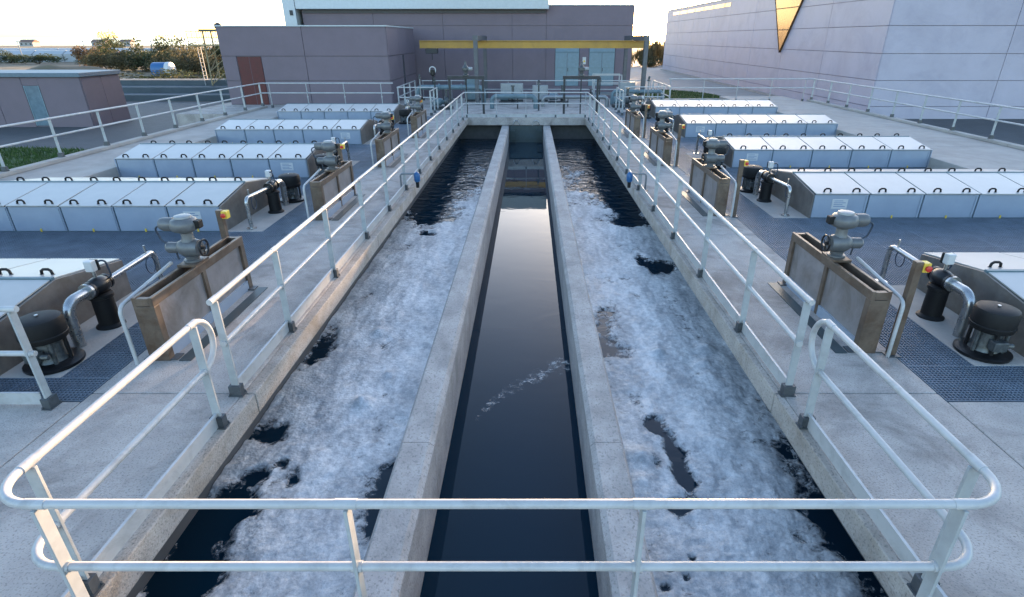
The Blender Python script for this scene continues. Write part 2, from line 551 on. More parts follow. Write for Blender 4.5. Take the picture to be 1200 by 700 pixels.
def lawn(cx, cy, rx, ry, z, label):
    pts = [(cx + rx * cos(2 * pi * k / 40) * (1 + 0.05 * sin(3 * 2 * pi * k / 40)), cy + ry * sin(2 * pi * k / 40)) for k in range(40)]
    o = S(MB().prism(pts, z, z + 0.06, 'z').build('lawn', 'lawn'))
    m = MB()
    for _ in range(9000):
        a, r = random.uniform(0, 2 * pi), math.sqrt(random.random()) * 0.99
        x, yy = cx + rx * r * cos(a), cy + ry * r * sin(a)
        h, t = random.uniform(0.06, 0.16), random.uniform(0, pi)
        dx, dy = 0.02 * cos(t), 0.02 * sin(t)
        m.add([(x - dx, yy - dy, z + 0.05), (x + dx, yy + dy, z + 0.05), (x + random.uniform(-.05, .05), yy + random.uniform(-.05, .05), z + 0.06 + h)], [(0, 1, 2)])
    go = m.build('grass', 'grass')
    S(go, 'stuff', label)
    go['category'] = 'grass'
lawn(-23.0, 22.6, 6.2, 3.4, Z_GROUND + 0.02, 'short green grass of the lawn outside the left railing')
lawn(11.5, 50, 4.8, 7.5, Z_GROUND + 0.03, 'short green grass of the lawn behind the right tanks')

# ---------------------------------------------------------------- tank structure (deck slabs)
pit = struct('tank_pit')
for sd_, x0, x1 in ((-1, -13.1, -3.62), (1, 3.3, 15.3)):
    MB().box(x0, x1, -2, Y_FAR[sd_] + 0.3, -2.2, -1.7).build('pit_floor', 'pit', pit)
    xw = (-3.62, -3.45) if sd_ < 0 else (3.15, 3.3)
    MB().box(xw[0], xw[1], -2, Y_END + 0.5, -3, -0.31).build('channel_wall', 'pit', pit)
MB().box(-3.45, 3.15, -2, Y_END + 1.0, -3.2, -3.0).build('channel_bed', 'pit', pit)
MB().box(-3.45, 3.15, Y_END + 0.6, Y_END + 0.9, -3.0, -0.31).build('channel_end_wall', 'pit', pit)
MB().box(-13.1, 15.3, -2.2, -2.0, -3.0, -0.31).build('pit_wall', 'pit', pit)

walk = struct('walkway')
def slabs(parent, x0, x1, cuts, z0, z1, m='concrete', bevel=0.012, gap=0.012):
    for a, b in zip(cuts[:-1], cuts[1:]):
        MB().box(x0, x1, a + gap / 2, b - gap / 2, z0, z1).build('slab', m, parent, bevel=bevel)
cuts = [2.0, 4.95, 10.2, 15.4, 20.6, 25.0, Y_END]
for (xe, xr, xg) in ((XL_EDGE, -3.03, XL_GRATE), (XR_EDGE, 2.66, XR_GRATE)):
    slabs(walk, min(xr, xg), max(xr, xg), cuts, -0.245, 0.0)
    # the ledge over the water outside the railing
    slabs(walk, min(xr, xe), max(xr, xe), cuts, -0.25, -0.004, 'concrete_edge', bevel=0.012)
# front deck under the camera
front = struct('front_deck')
MB().box(-13.4, 15.4, -3.5, 1.985, -0.30, 0.0).build('slab', 'concrete', front, bevel=0.01)
MB().box(-13.4, XL_GRATE - 0.01, 2.0, 4.80, -0.30, 0.0).build('slab', 'concrete', front, bevel=0.01)
MB().box(XR_GRATE + 0.01, 15.4, 2.0, 4.80, -0.30, 0.0).build('slab', 'concrete', front, bevel=0.01)
# crossing at the far end
cross = struct('far_crossing')
MB().box(XL_GRATE, XR_GRATE, Y_END + 0.01, 36, -0.35, 0.0).build('slab', 'concrete', cross, bevel=0.02)
MB().box(-10.9, XL_GRATE - 0.01, Y_FAR[-1] - 0.9, 36, -0.35, -0.004).build('slab', 'concrete', cross, bevel=0.02)
MB().box(-17.5, -10.91, Y_FAR[-1] + 0.12, 36, -1.35, -0.004).build('slab', 'concrete', cross, bevel=0.02)
MB().box(XR_GRATE + 0.01, 11.4, 29.75, 36, -0.35, -0.004).build('slab', 'concrete', cross, bevel=0.02)
MB().box(-17.5, 15.3, 36.0, 36.25, -1.35, 0.05).build('retaining_edge', 'concrete_outer', cross, bevel=0.02)
# raised outer decks with kerbs
outer = struct('outer_deck')
for sd_ in (-1, 1):
    xi = COV_OUT[sd_] + 0.02 * sd_
    xo = RAIL_OUT[sd_] + 0.22 * sd_
    c = [4.82, 9.0, 13.5, 18.0, 22.5, 26.0, Y_FAR[sd_] + 0.1]
    slabs(outer, min(xi, xo), max(xi, xo), c, -1.4, Z_OUT, 'concrete_outer', bevel=0.02, gap=0.015)
    slabs(outer, RAIL_OUT[sd_] - 0.12, RAIL_OUT[sd_] + 0.12, c, Z_OUT + 0.002, Z_OUT + 0.10, 'concrete_outer', bevel=0.015)
MB().box(COV_OUT[1] + 0.02, 15.3, 32.11, 35.99, -1.35, 0.2).build('slab', 'concrete_outer', outer, bevel=0.02)

# channel walls
walls = struct('channel_dividing_wall')
for sd_ in (-1, 1):
    a, b = WALL[sd_]
    ch = 0.05
    c = [1.6, 4.6, 9.7, 14.8, 19.9, 24.6, Y_END + 0.6]
    for y0, y1 in zip(c[:-1], c[1:]):
        poly = [(a, -3.0), (b, -3.0), (b, Z_WALL - (ch if sd_ < 0 else 0.03)), (b - (ch if sd_ < 0 else 0.03), Z_WALL),
                (a + (ch if sd_ > 0 else 0.03), Z_WALL), (a, Z_WALL - (ch if sd_ > 0 else 0.03))]
        MB().prism(poly, y0 + 0.004, y1 - 0.004, 'y').build('wall_section', 'concrete_wall', walls)

# water
def sheet(name, x0, x1, y0, y1, z, m):
    return S(MB().add([(x0, y0, z), (x1, y0, z), (x1, y1, z), (x0, y1, z)], [(0, 1, 2, 3)]).build(name, m))
sheet('channel_water', -3.45, WALL[-1][0], 1.5, Y_END + 0.6, Z_WOUT, 'water_ripple')
sheet('channel_water', WALL[1][1], 3.15, 1.5, Y_END + 0.6, Z_WOUT, 'water_ripple')
sheet('channel_water', WALL[-1][1], WALL[1][0], 1.5, Y_END + 0.6, Z_WIN, 'water_still')

# ---------------------------------------------------------------- foam
def fbm(x, y, z=0.0, o=4):
    return noise.fractal(Vector((x, y, z)), 0.9, 2.1, o)

def foam_sheet(x0, x1, blobs, seed, edge_far, heaps, label):
    """blobs: (x, y, rx, ry, strength) where open water shows"""
    ys = []
    yy = 3.0
    while yy < 25.5:
        ys.append(yy)
        yy += 0.0065 * yy
    nx = int((x1 - x0) / 0.024)
    xs = [x0 + (x1 - x0) * i / nx for i in range(nx + 1)]
    vs, fs, keep, thick = [], [], [], []
    for yv in ys:
        for xv in xs:
            w = 0.0
            for (bx_, by_, rx, ry, st) in blobs:
                q = ((xv - bx_) / rx) ** 2 + ((yv - by_) / ry) ** 2
                if q < 6:
                    w += st * math.exp(-q)
            n1 = fbm(xv * 1.7 + seed, yv * 1.2, seed, 5)
            n2 = fbm(xv * 6 + seed, yv * 4.5, seed + 3, 4)
            w += edge_far(xv, yv)
            m_ = 0.64 - w + 0.34 * n1 + 0.22 * n2
            k = max(0.0, min(1.0, (m_ + 0.06) / 0.40))
            k = k * k * (3 - 2 * k)
            lump = 0.045 + 0.03 * n1 + 0.015 * n2 + 0.008 * noise.noise(Vector((xv * 22, yv * 18, seed)))
            blob = max(0.0, fbm(xv * 1.1 + 9 + seed, yv * 0.8, 4.2, 2) - 0.55) * 0.10
            for (hx, hy, hr, hz_) in heaps:
                q = ((xv - hx) ** 2 + (yv - hy) ** 2) / (hr * hr)
                if q < 4:
                    blob += hz_ * math.exp(-q * (1.2 + 0.8 * n2))
            vs.append((xv, yv, Z_WOUT - 0.004 + k * max(0.010, lump + blob)))
            keep.append(m_ > -0.10)
            thick.append(m_)
    W = nx + 1
    for j in range(len(ys) - 1):
        for i in range(nx):
            a = j * W + i
            q = (a, a + 1, a + 1 + W, a + W)
            if sum(keep[t] for t in q) >= 3:
                fs.append(q)
    m = MB()
    m.v, m.f = vs, fs
    o = m.build('foam', 'foam', smooth=180)
    o.data.attributes.new('thick', 'FLOAT', 'POINT').data.foreach_set('value', thick)
    S(o, 'stuff', label)
    o['category'] = 'foam'

def far_left(x, y):
    t = max(0.0, (y - 13.0) / 7.5)
    return t * (0.62 + 0.5 * max(0, (-2.1 - x)))
def far_right(x, y):
    t = max(0.0, (y - 13.5) / 7.5)
    return t * (0.62 + 0.5 * max(0, (x - 2.0)))
foam_sheet(-3.44, WALL[-1][0] - 0.002,
           [(-3.20, 4.30, 0.46, 0.42, 1.15), (-3.15, 3.55, 0.40, 0.30, 0.85), (-3.3, 7.6, 0.22, 0.8, 0.7), (-3.05, 4.9, 0.14, 0.12, 0.75), (-2.82, 5.05, 0.12, 0.10, 0.62), (-2.62, 4.85, 0.08, 0.16, 0.6),
            (-1.50, 4.55, 0.16, 0.50, 0.95), (-1.6, 4.95, 0.2, 0.12, 0.6), (-3.25, 5.6, 0.25, 0.2, 0.85), (-3.2, 3.1, 0.4, 0.2, 0.8),
            (-2.35, 14.6, 0.4, 0.3, 0.9), (-2.9, 16.5, 0.5, 2.2, 1.0), (-2.3, 18.5, 0.8, 0.8, 0.7), (-2.6, 13.4, 0.25, 0.12, 0.8)],
           1.3, far_left, [(-2.24, 6.19, 0.13, 0.11), (-2.05, 6.9, 0.08, 0.05), (-2.5, 8.2, 0.12, 0.05), (-2.0, 5.3, 0.2, 0.03)], 'white foam floating on the channel left of the dividing walls')
foam_sheet(WALL[1][1] + 0.002, 3.14,
           [(2.75, 11.2, 0.34, 0.34, 1.2), (2.45, 11.4, 0.16, 0.4, 0.75), (1.58, 5.75, 0.15, 0.26, 1.0), (1.70, 5.25, 0.11, 0.30, 0.95), (1.74, 4.75, 0.13, 0.24, 0.95), (1.55, 4.4, 0.18, 0.12, 0.95), (1.45, 5.0, 0.07, 0.10, 0.5),
            (1.30, 8.4, 0.30, 0.95, 0.58), (1.15, 7.6, 0.15, 0.45, 0.40), (1.29, 3.65, 0.08, 0.07, 0.75), (1.52, 3.75, 0.05, 0.06, 0.7), (1.22, 3.45, 0.06, 0.05, 0.75), (1.42, 3.55, 0.05, 0.05, 0.7),
            (3.1, 4.3, 0.25, 1.2, 0.9), (2.0, 9.6, 0.08, 0.2, 0.7), (2.75, 16.5, 0.5, 2.4, 1.0), (2.5, 14.3, 0.5, 0.25, 0.8), (2.2, 18.5, 0.6, 0.8, 0.6)],
           5.9, far_right, [(1.98, 7.5, 0.10, 0.07), (2.75, 7.65, 0.13, 0.08), (2.6, 7.2, 0.10, 0.06), (1.28, 5.15, 0.16, 0.09), (1.22, 4.75, 0.12, 0.05), (2.2, 5.4, 0.25, 0.04)], 'white foam floating on the channel right of the dividing walls')
# thin wisp of froth on the still middle channel
m = MB()
a, b = Vector((-0.72, 6.0)), Vector((0.50, 7.55))
d = (b - a)
nrm = Vector((-d.y, d.x)).normalized()
cs = 0.016
nu, nv = 120, 26
keep, vs, wth = [], [], []
for j in range(nv + 1):
    for i in range(nu + 1):
        t, u = i / nu, (j / nv - 0.5) * 0.42
        w = 0.03 + 0.16 * t
        off = 0.08 * sin(t * 5.0) + 0.05 * fbm(t * 4, 2.2, 0, 2)
        p = a + d * t + nrm * (u + off)
        q = (u / w) ** 2
        val = 0.78 - q + 1.1 * fbm(p.x * 13, p.y * 13, 3.3, 5) - 0.55 + 0.25 * t
        keep.append(q < 1.6)
        wth.append(0.09 * (1 - q) - 0.075 + 0.05 * t)
        vs.append((p.x, p.y, Z_WIN + 0.004 + 0.004 * max(0, val)))
fs = [(j * (nu + 1) + i, j * (nu + 1) + i + 1, (j + 1) * (nu + 1) + i + 1, (j + 1) * (nu + 1) + i) for j in range(nv) for i in range(nu)]
m.v, m.f = vs, [f for f in fs if all(keep[k] for k in f) and all(WALL[-1][1] < vs[k][0] < WALL[1][0] for k in f)]
o = m.build('froth', 'foam', smooth=180)
o.data.attributes.new('thick', 'FLOAT', 'POINT').data.foreach_set('value', wth)
S(o, 'stuff', 'thin wisp of froth drifting on the dark middle channel')
o['category'] = 'foam'

# ---------------------------------------------------------------- gratings
def grating_panel(parent, x0, x1, y0, y1, z=0.0):
    m = MB()
    m.box(x0, x1, y0, y0 + 0.006, z - 0.032, z)
    m.box(x0, x1, y1 - 0.006, y1, z - 0.032, z)
    m.box(x0, x0 + 0.006, y0 + 0.006, y1 - 0.006, z - 0.032, z)
    m.box(x1 - 0.006, x1, y0 + 0.006, y1 - 0.006, z - 0.032, z)
    n = max(2, int((x1 - x0) / 0.042))
    for i in range(1, n):
        x = x0 + (x1 - x0) * i / n
        m.box(x - 0.003, x + 0.003, y0 + 0.006, y1 - 0.006, z - 0.030, z - 0.002)
    n = max(2, int((y1 - y0) / 0.042))
    for i in range(1, n):
        yy_ = y0 + (y1 - y0) * i / n
        m.box(x0 + 0.006, x1 - 0.006, yy_ - 0.003, yy_ + 0.003, z - 0.027, z - 0.004)
    m.build('grating_panel', 'grating', parent)

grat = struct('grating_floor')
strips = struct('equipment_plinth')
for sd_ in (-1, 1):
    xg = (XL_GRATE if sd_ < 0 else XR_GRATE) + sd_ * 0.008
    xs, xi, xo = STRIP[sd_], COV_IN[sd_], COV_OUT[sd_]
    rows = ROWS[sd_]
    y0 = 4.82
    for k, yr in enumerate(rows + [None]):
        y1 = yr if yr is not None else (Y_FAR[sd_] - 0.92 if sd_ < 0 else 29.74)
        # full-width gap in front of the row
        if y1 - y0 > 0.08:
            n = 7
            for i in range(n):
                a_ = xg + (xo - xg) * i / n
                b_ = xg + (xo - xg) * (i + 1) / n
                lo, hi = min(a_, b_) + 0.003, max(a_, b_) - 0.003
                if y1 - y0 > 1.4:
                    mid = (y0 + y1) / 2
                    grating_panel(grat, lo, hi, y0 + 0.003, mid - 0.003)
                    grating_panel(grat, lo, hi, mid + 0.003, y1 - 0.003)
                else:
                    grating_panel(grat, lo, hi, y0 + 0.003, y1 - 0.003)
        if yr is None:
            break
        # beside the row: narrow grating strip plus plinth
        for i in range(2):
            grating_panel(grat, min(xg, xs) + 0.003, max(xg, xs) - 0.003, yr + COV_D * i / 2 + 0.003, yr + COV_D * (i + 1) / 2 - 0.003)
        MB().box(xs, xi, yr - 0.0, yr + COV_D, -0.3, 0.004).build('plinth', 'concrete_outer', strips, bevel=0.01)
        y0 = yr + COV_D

# ---------------------------------------------------------------- railings
RT, RM, TR = 1.10, 0.62, 0.027

def post(parent, x, y_, along, zb=0.0, h=RT, bracket=None, base=True):
    """flat bar post; its wide side stands across the rail"""
    m = MB()
    if along == 'y':
        m.box(x - 0.038, x + 0.038, y_ - 0.011, y_ + 0.011, zb + 0.012, zb + h - TR * 0.8)
    else:
        m.box(x - 0.011, x + 0.011, y_ - 0.038, y_ + 0.038, zb + 0.012, zb + h - TR * 0.8)
    p_ = m.build('post', 'post_paint', parent, bevel=0.003)
    b = MB()
    if base:
        bx_, by_ = (0.075, 0.05) if along == 'y' else (0.05, 0.075)
        b.box(x - bx_, x + bx_, y_ - by_, y_ + by_, zb - 0.004, zb + 0.012)
        b.box(x - bx_ * .8, x + bx_ * .8, y_ - by_ * .8, y_ + by_ * .8, zb + 0.012, zb + 0.12)
        for sx in (-1, 1):
            b.cyl((x + sx * bx_ * .8, y_ + by_ * .85 * sx, zb + 0.012), (x + sx * bx_ * .8, y_ + by_ * .85 * sx, zb + 0.03), 0.010, n=8)
        b.build('base_bracket', 'bracket', p_)
    # clamp at mid rail
    c = MB()
    if along == 'y':
        c.cyl((x, y_ - 0.03, zb + RM * h / RT), (x, y_ + 0.03, zb + RM * h / RT), TR + 0.006, n=12)
        c2 = MB().cyl((x, y_ - 0.06, zb + h), (x, y_ + 0.06, zb + h), TR + 0.003, n=14)
    else:
        c.cyl((x - 0.03, y_, zb + RM * h / RT), (x + 0.03, y_, zb + RM * h / RT), TR + 0.006, n=12)
        c2 = MB().cyl((x - 0.06, y_, zb + h), (x + 0.06, y_, zb + h), TR + 0.003, n=14)
    c.build('clamp', 'white_paint', p_, smooth=40)
    c2.build('sleeve', 'white_paint', p_, smooth=40)
    return p_

def rail(parent, pts, name='top_rail', r=TR, n=12):
    return MB().tube(pts, r, n).build(name, 'white_paint', parent, smooth=40)

def bend(path, rad, n=7):
    """round the inner corners of a polyline"""
    path = [Vector(p) for p in path]
    out = [path[0]]
    for i in range(1, len(path) - 1):
        p, a, b = path[i], (path[i - 1] - path[i]).normalized(), (path[i + 1] - path[i]).normalized()
        ang = a.angle(b)
        t = rad / math.tan(ang / 2)
        t = min(t, (path[i - 1] - p).length * 0.49, (path[i + 1] - p).length * 0.49)
        rr = t * math.tan(ang / 2)
        cen = p + (a + b).normalized() * (rr / sin(ang / 2))
        s_, e_ = p + a * t - cen, p + b * t - cen
        om = s_.angle(e_)
        for k in range(n + 1):
            f = k / n
            out.append(cen + (s_ * sin((1 - f) * om) + e_ * sin(f * om)) / sin(om) if om > 1e-4 else cen + s_)
    out.append(path[-1])
    return out

def kick(parent, x0, y0, x1, y1, z0=0.0, h=0.15):
    m = MB()
    if abs(x1 - x0) > abs(y1 - y0):
        m.box(x0, x1, y0 - 0.004, y0 + 0.004, z0 + 0.012, z0 + h)
        m.box(x0, x1, y0 - 0.016, y0 + 0.004, z0 + h, z0 + h + 0.008)
    else:
        m.box(x0 - 0.004, x0 + 0.004, y0, y1, z0 + 0.012, z0 + h)
        m.box(x0 - 0.012, x0 + 0.012, y0, y1, z0 + h, z0 + h + 0.008)
    return m.build('kick_plate', 'white_paint', parent)

# (a) guard rail round the front of the channels: a U with bent ends
fr = thing('guard_railing', 'white tubular railing across the front of the channels with rounded corners', 'railing', (0, 2.3, 0))
fr.location = (0, 0, 0)
def u_path(z, yb, xl, xr, yf):
    return [(xl, yb, z), (xl, yf, z), (xr, yf, z), (xr, yb, z)]
yb = 4.52
XLf, XRf = -2.99, 2.66
top = bend([(XLf, yb, RM), (XLf, yb, RT), (XLf, 2.3, RT), (XRf, 2.3, RT), (XRf, yb, RT), (XRf, yb, RM)], 0.13)
# closed loops at both ends: top bends down into the mid rail
path = [(-1.0, 2.3, RM), (XLf, 2.3, RM), (XLf, yb + 0.12, RM), (XLf, yb + 0.12, RT), (XLf, 2.3, RT), (XRf, 2.3, RT), (XRf, yb + 0.12, RT), (XRf, yb + 0.12, RM), (XRf, 2.3, RM), (-0.999, 2.3, RM)]
rail(fr, bend(path, 0.25, 10), 'rail_loop')
for x in (XLf, XRf):
    for yp in (4.40, 2.62):
        post(fr, x, yp, 'y')
for x in (XLf + 0.30, -1.0, 0.62, XRf - 0.30):
    post(fr, x, 2.3, 'x', zb=0.0, base=False)
for x in (XLf + 0.30, -1.0, 0.62, XRf - 0.30):
    MB().box(x - 0.05, x + 0.05, 1.9, 2.34, -0.05, 0.02).build('bracket_arm', 'bracket', fr)
kick(fr, XLf, 2.0, XLf, 4.42)
kick(fr, XRf, 2.0, XRf, 4.42)

# (b) long side railings plus crossing
posts_y = [4.93, 6.35, 8.15, 10.0, 11.85, 13.7, 15.55, 17.4, 19.25, 21.1, 22.95, 24.8, 26.6]
Yc = Y_END + 0.14
for nm, x in (('left', XL_RAIL), ('right', XR_RAIL)):
    lr = thing('guard_railing', 'long white railing with kick plate beside the %s foamy channel' % nm, 'railing', (0, 0, 0))
    rail(lr, [(x, posts_y[0] - 0.06, RT), (x, Yc - 0.25, RT)])
    rail(lr, [(x, posts_y[0] - 0.02, RM), (x, Yc - 0.25, RM)], 'mid_rail')
    MB().lathe([(TR + 0.004, 0), (TR + 0.004, 0.05), (TR * 0.5, 0.06)], (x, posts_y[0] - 0.075, RT), 'y', 12).build('end_cap', 'white_paint', lr, smooth=40)
    for yp in posts_y:
        post(lr, x, yp, 'y')
    for a_, b_ in zip(posts_y[:-1], posts_y[1:]):
        kick(lr, x, a_ + 0.02, x, b_ - 0.02)
    # brackets bolted on the ledge, over the water
cr = thing('guard_railing', 'white railing across the far end of the channels', 'railing', (0, 0, 0))
rail(cr, bend([(XL_RAIL, Yc - 0.25, RT), (XL_RAIL, Yc, RT), (XR_RAIL, Yc, RT), (XR_RAIL, Yc - 0.25, RT)], 0.12))
rail(cr, bend([(XL_RAIL, Yc - 0.25, RM), (XL_RAIL, Yc, RM), (XR_RAIL, Yc, RM), (XR_RAIL, Yc - 0.25, RM)], 0.12), 'mid_rail')
nP = 5
for i in range(nP):
    post(cr, XL_RAIL + 0.1 + (XR_RAIL - XL_RAIL - 0.2) * i / (nP - 1), Yc, 'x')
kick(cr, XL_RAIL + 0.02, Yc - 0.05, XR_RAIL - 0.02, Yc - 0.05)
# pedestrian gate slots (dark bolted brackets on the ledge)
for nm, xe, sx in (('left', XL_EDGE, 1), ('right', XR_EDGE, -1)):
    for i, yp in enumerate(posts_y[1:]):
        pass

# (c) short railing on the left of the front deck
sr = thing('guard_railing', 'short white railing end with kick plate left of the near grating', 'railing', (0, 0, 0))
rail(sr, [(-13.0, 4.72, RT), (-4.88, 4.72, RT)])
rail(sr, [(-13.0, 4.72, RM), (-4.80, 4.72, RM)], 'mid_rail')
for x in (-4.86, -6.7, -8.5, -10.3, -12.2):
    post(sr, x, 4.72, 'x')
kick(sr, -12.9, 4.74, -4.95, 4.74)

# (d) outer railings
for sd_ in (-1, 1):
    x, yf = RAIL_OUT[sd_], Y_FAR[sd_]
    orr = thing('guard_railing', 'long white railing on the kerb of the outer %s deck' % SIDE[sd_], 'railing', (0, 0, 0))
    zb = Z_OUT + 0.10
    hh = 1.02
    xe = -6.6 if sd_ < 0 else 7.4
    rail(orr, bend([(x, 4.9, zb + hh), (x, yf, zb + hh), (xe, yf, zb + hh)], 0.15))
    rail(orr, bend([(x, 4.9, zb + hh * RM / RT), (x, yf, zb + hh * RM / RT), (xe, yf, zb + hh * RM / RT)], 0.15), 'mid_rail')
    yy = yf - 0.15
    while yy > 5:
        post(orr, x, yy, 'y', zb, hh)
        yy -= 1.85
    xx = x - sd_ * 0.4
    k = 0
    while (xx - xe) * sd_ > -0.2:
        zb2 = Z_OUT - 0.0
        post(orr, xx, yf, 'x', Z_OUT if abs(xx) > 10.9 else 0.0, (zb + hh) - (Z_OUT if abs(xx) > 10.9 else 0.0), )
        xx -= sd_ * 1.8

# (e) railings among the machinery behind the crossing
def straight_rail(x0, x1, y_, label, z=0.0, n=4, h=RT):
    t_ = thing('guard_railing', label, 'railing', (0, 0, 0))
    rail(t_, [(x0, y_, z + h), (x1, y_, z + h)])
    rail(t_, [(x0, y_, z + h * .56), (x1, y_, z + h * .56)], 'mid_rail')
    for i in range(n):
        post(t_, x0 + 0.05 + (x1 - x0 - 0.1) * i / (n - 1), y_, 'x', z, h)
    return t_
straight_rail(-6.4, 7.2, 35.6, 'white railing on the far side of the machinery deck', 0.0, 9)
straight_rail(-6.8, -4.9, 30.6, 'short white railing beside the machinery left of the crossing', 0.0, 3)
straight_rail(4.9, 7.0, 30.9, 'short white railing beside the machinery right of the crossing', 0.0, 3)

# ---------------------------------------------------------------- tank covers
def handle(parent, x, y_, z, tilt):
    m = MB()
    pts = [(x - 0.07, y_, z), (x - 0.06, y_ - 0.0, z + 0.055), (x - 0.03, y_, z + 0.075), (x + 0.03, y_, z + 0.075), (x + 0.06, y_, z + 0.055), (x + 0.07, y_, z)]
    m.tube(pts, 0.018, 6)
    m.box(x - 0.09, x - 0.05, y_ - 0.015, y_ + 0.015, z - 0.006, z + 0.008)
    m.box(x + 0.05, x + 0.09, y_ - 0.015, y_ + 0.015, z - 0.006, z + 0.008)
    return m.build('handle', 'black_plastic', parent, smooth=50)

ZF, ZR = 0.50, 0.68
for sd_ in (-1, 1):
    xi, xo = COV_IN[sd_], COV_OUT[sd_]
    for k, yr in enumerate(ROWS[sd_]):
        c = thing('tank_cover', '%s tank cover of the %s row, white lids over pale blue panels' % (ORD[k], SIDE[sd_]), 'tank cover',
                  ((xi + xo) / 2, yr + COV_D / 2, 0), group='tank covers on both sides of the channels')
        ox, oy = (xi + xo) / 2, yr + COV_D / 2
        W2 = abs(xo - xi) / 2
        D2 = COV_D / 2
        n = 5
        pw = 2 * W2 / n
        core = MB().prism([(-D2 + 0.03, -0.03), (D2 - 0.03, -0.03), (D2 - 0.03, ZF - 0.02), (0, ZR - 0.03), (-D2 + 0.03, ZF - 0.02)], -W2 + 0.03, W2 - 0.03, 'x')
        core.build('frame', 'ridge', c)
        for i in range(n):
            a_, b_ = -W2 + pw * i + 0.014, -W2 + pw * (i + 1) - 0.014
            fp = MB().box(a_, b_, -D2, -D2 + 0.028, 0.01, ZF - 0.012)
            fo = fp.build('front_panel', 'cover_panel', c, bevel=0.006)
            # vertical rib and small hinge tab
            MB().box(b_ - 0.05, b_ - 0.02, -D2 - 0.012, -D2 + 0.001, 0.02, ZF - 0.03).build('rib', 'cover_panel', fo)
            MB().box((a_ + b_) / 2 - 0.012, (a_ + b_) / 2 + 0.012, -D2 - 0.02, -D2, 0.0, 0.06).build('latch', 'yellow', fo)
            MB().box(a_, b_, D2 - 0.028, D2, 0.01, ZF - 0.012).build('back_panel', 'cover_panel', c)
            for s_ in (-1, 1):
                sag = random.uniform(-0.004, 0.004)
                poly = [(s_ * (D2 + 0.03), ZF + sag), (s_ * 0.03, ZR), (s_ * 0.03, ZR + 0.02), (s_ * (D2 + 0.03), ZF + 0.02 + sag)]
                lid = MB().prism(poly, a_, b_, 'x').build('lid', 'cover_lid', c, bevel=0.004)
                for hx in (0.24, 0.78):
                    yy_ = s_ * (D2 - 0.06) if s_ < 0 else 0.20
                    zz = ZF + 0.02 + (ZR - ZF) * (D2 - abs(yy_)) / D2
                    if s_ < 0 or k < 3:
                        handle(lid, a_ + (b_ - a_) * hx, yy_, zz, 0)
        MB().box(-W2, W2, -0.026, 0.026, ZR - 0.01, ZR + 0.035).build('ridge_cap', 'ridge', c)
        for s_ in (-1, 1):
            ep = [(-D2 - 0.01, 0.0), (D2 + 0.01, 0.0), (D2 + 0.01, ZF), (0, ZR + 0.01), (-D2 - 0.01, ZF)]
            lo = s_ * W2
            MB().prism(ep, min(lo, lo + s_ * 0.03) , max(lo, lo + s_ * 0.03), 'x').build('end_plate', 'cover_end' if s_ == -sd_ else 'cover_panel', c, bevel=0.004)
        # name plate with printed lines on the panel next to the equipment
        ex = -sd_ * (W2 - 0.55)
        pl = MB().box(ex - 0.16, ex + 0.16, -D2 - 0.006, -D2 - 0.001, 0.2, 0.40).build('notice_plate', 'white_box', c)
        ln = MB()
        for q in range(4):
            ln.box(ex - 0.12, ex + (0.12 if q % 2 else 0.06), -D2 - 0.008, -D2 - 0.0065, 0.36 - q * 0.04, 0.37 - q * 0.04)
        ln.build('printed_lines', 'blue_device', pl)

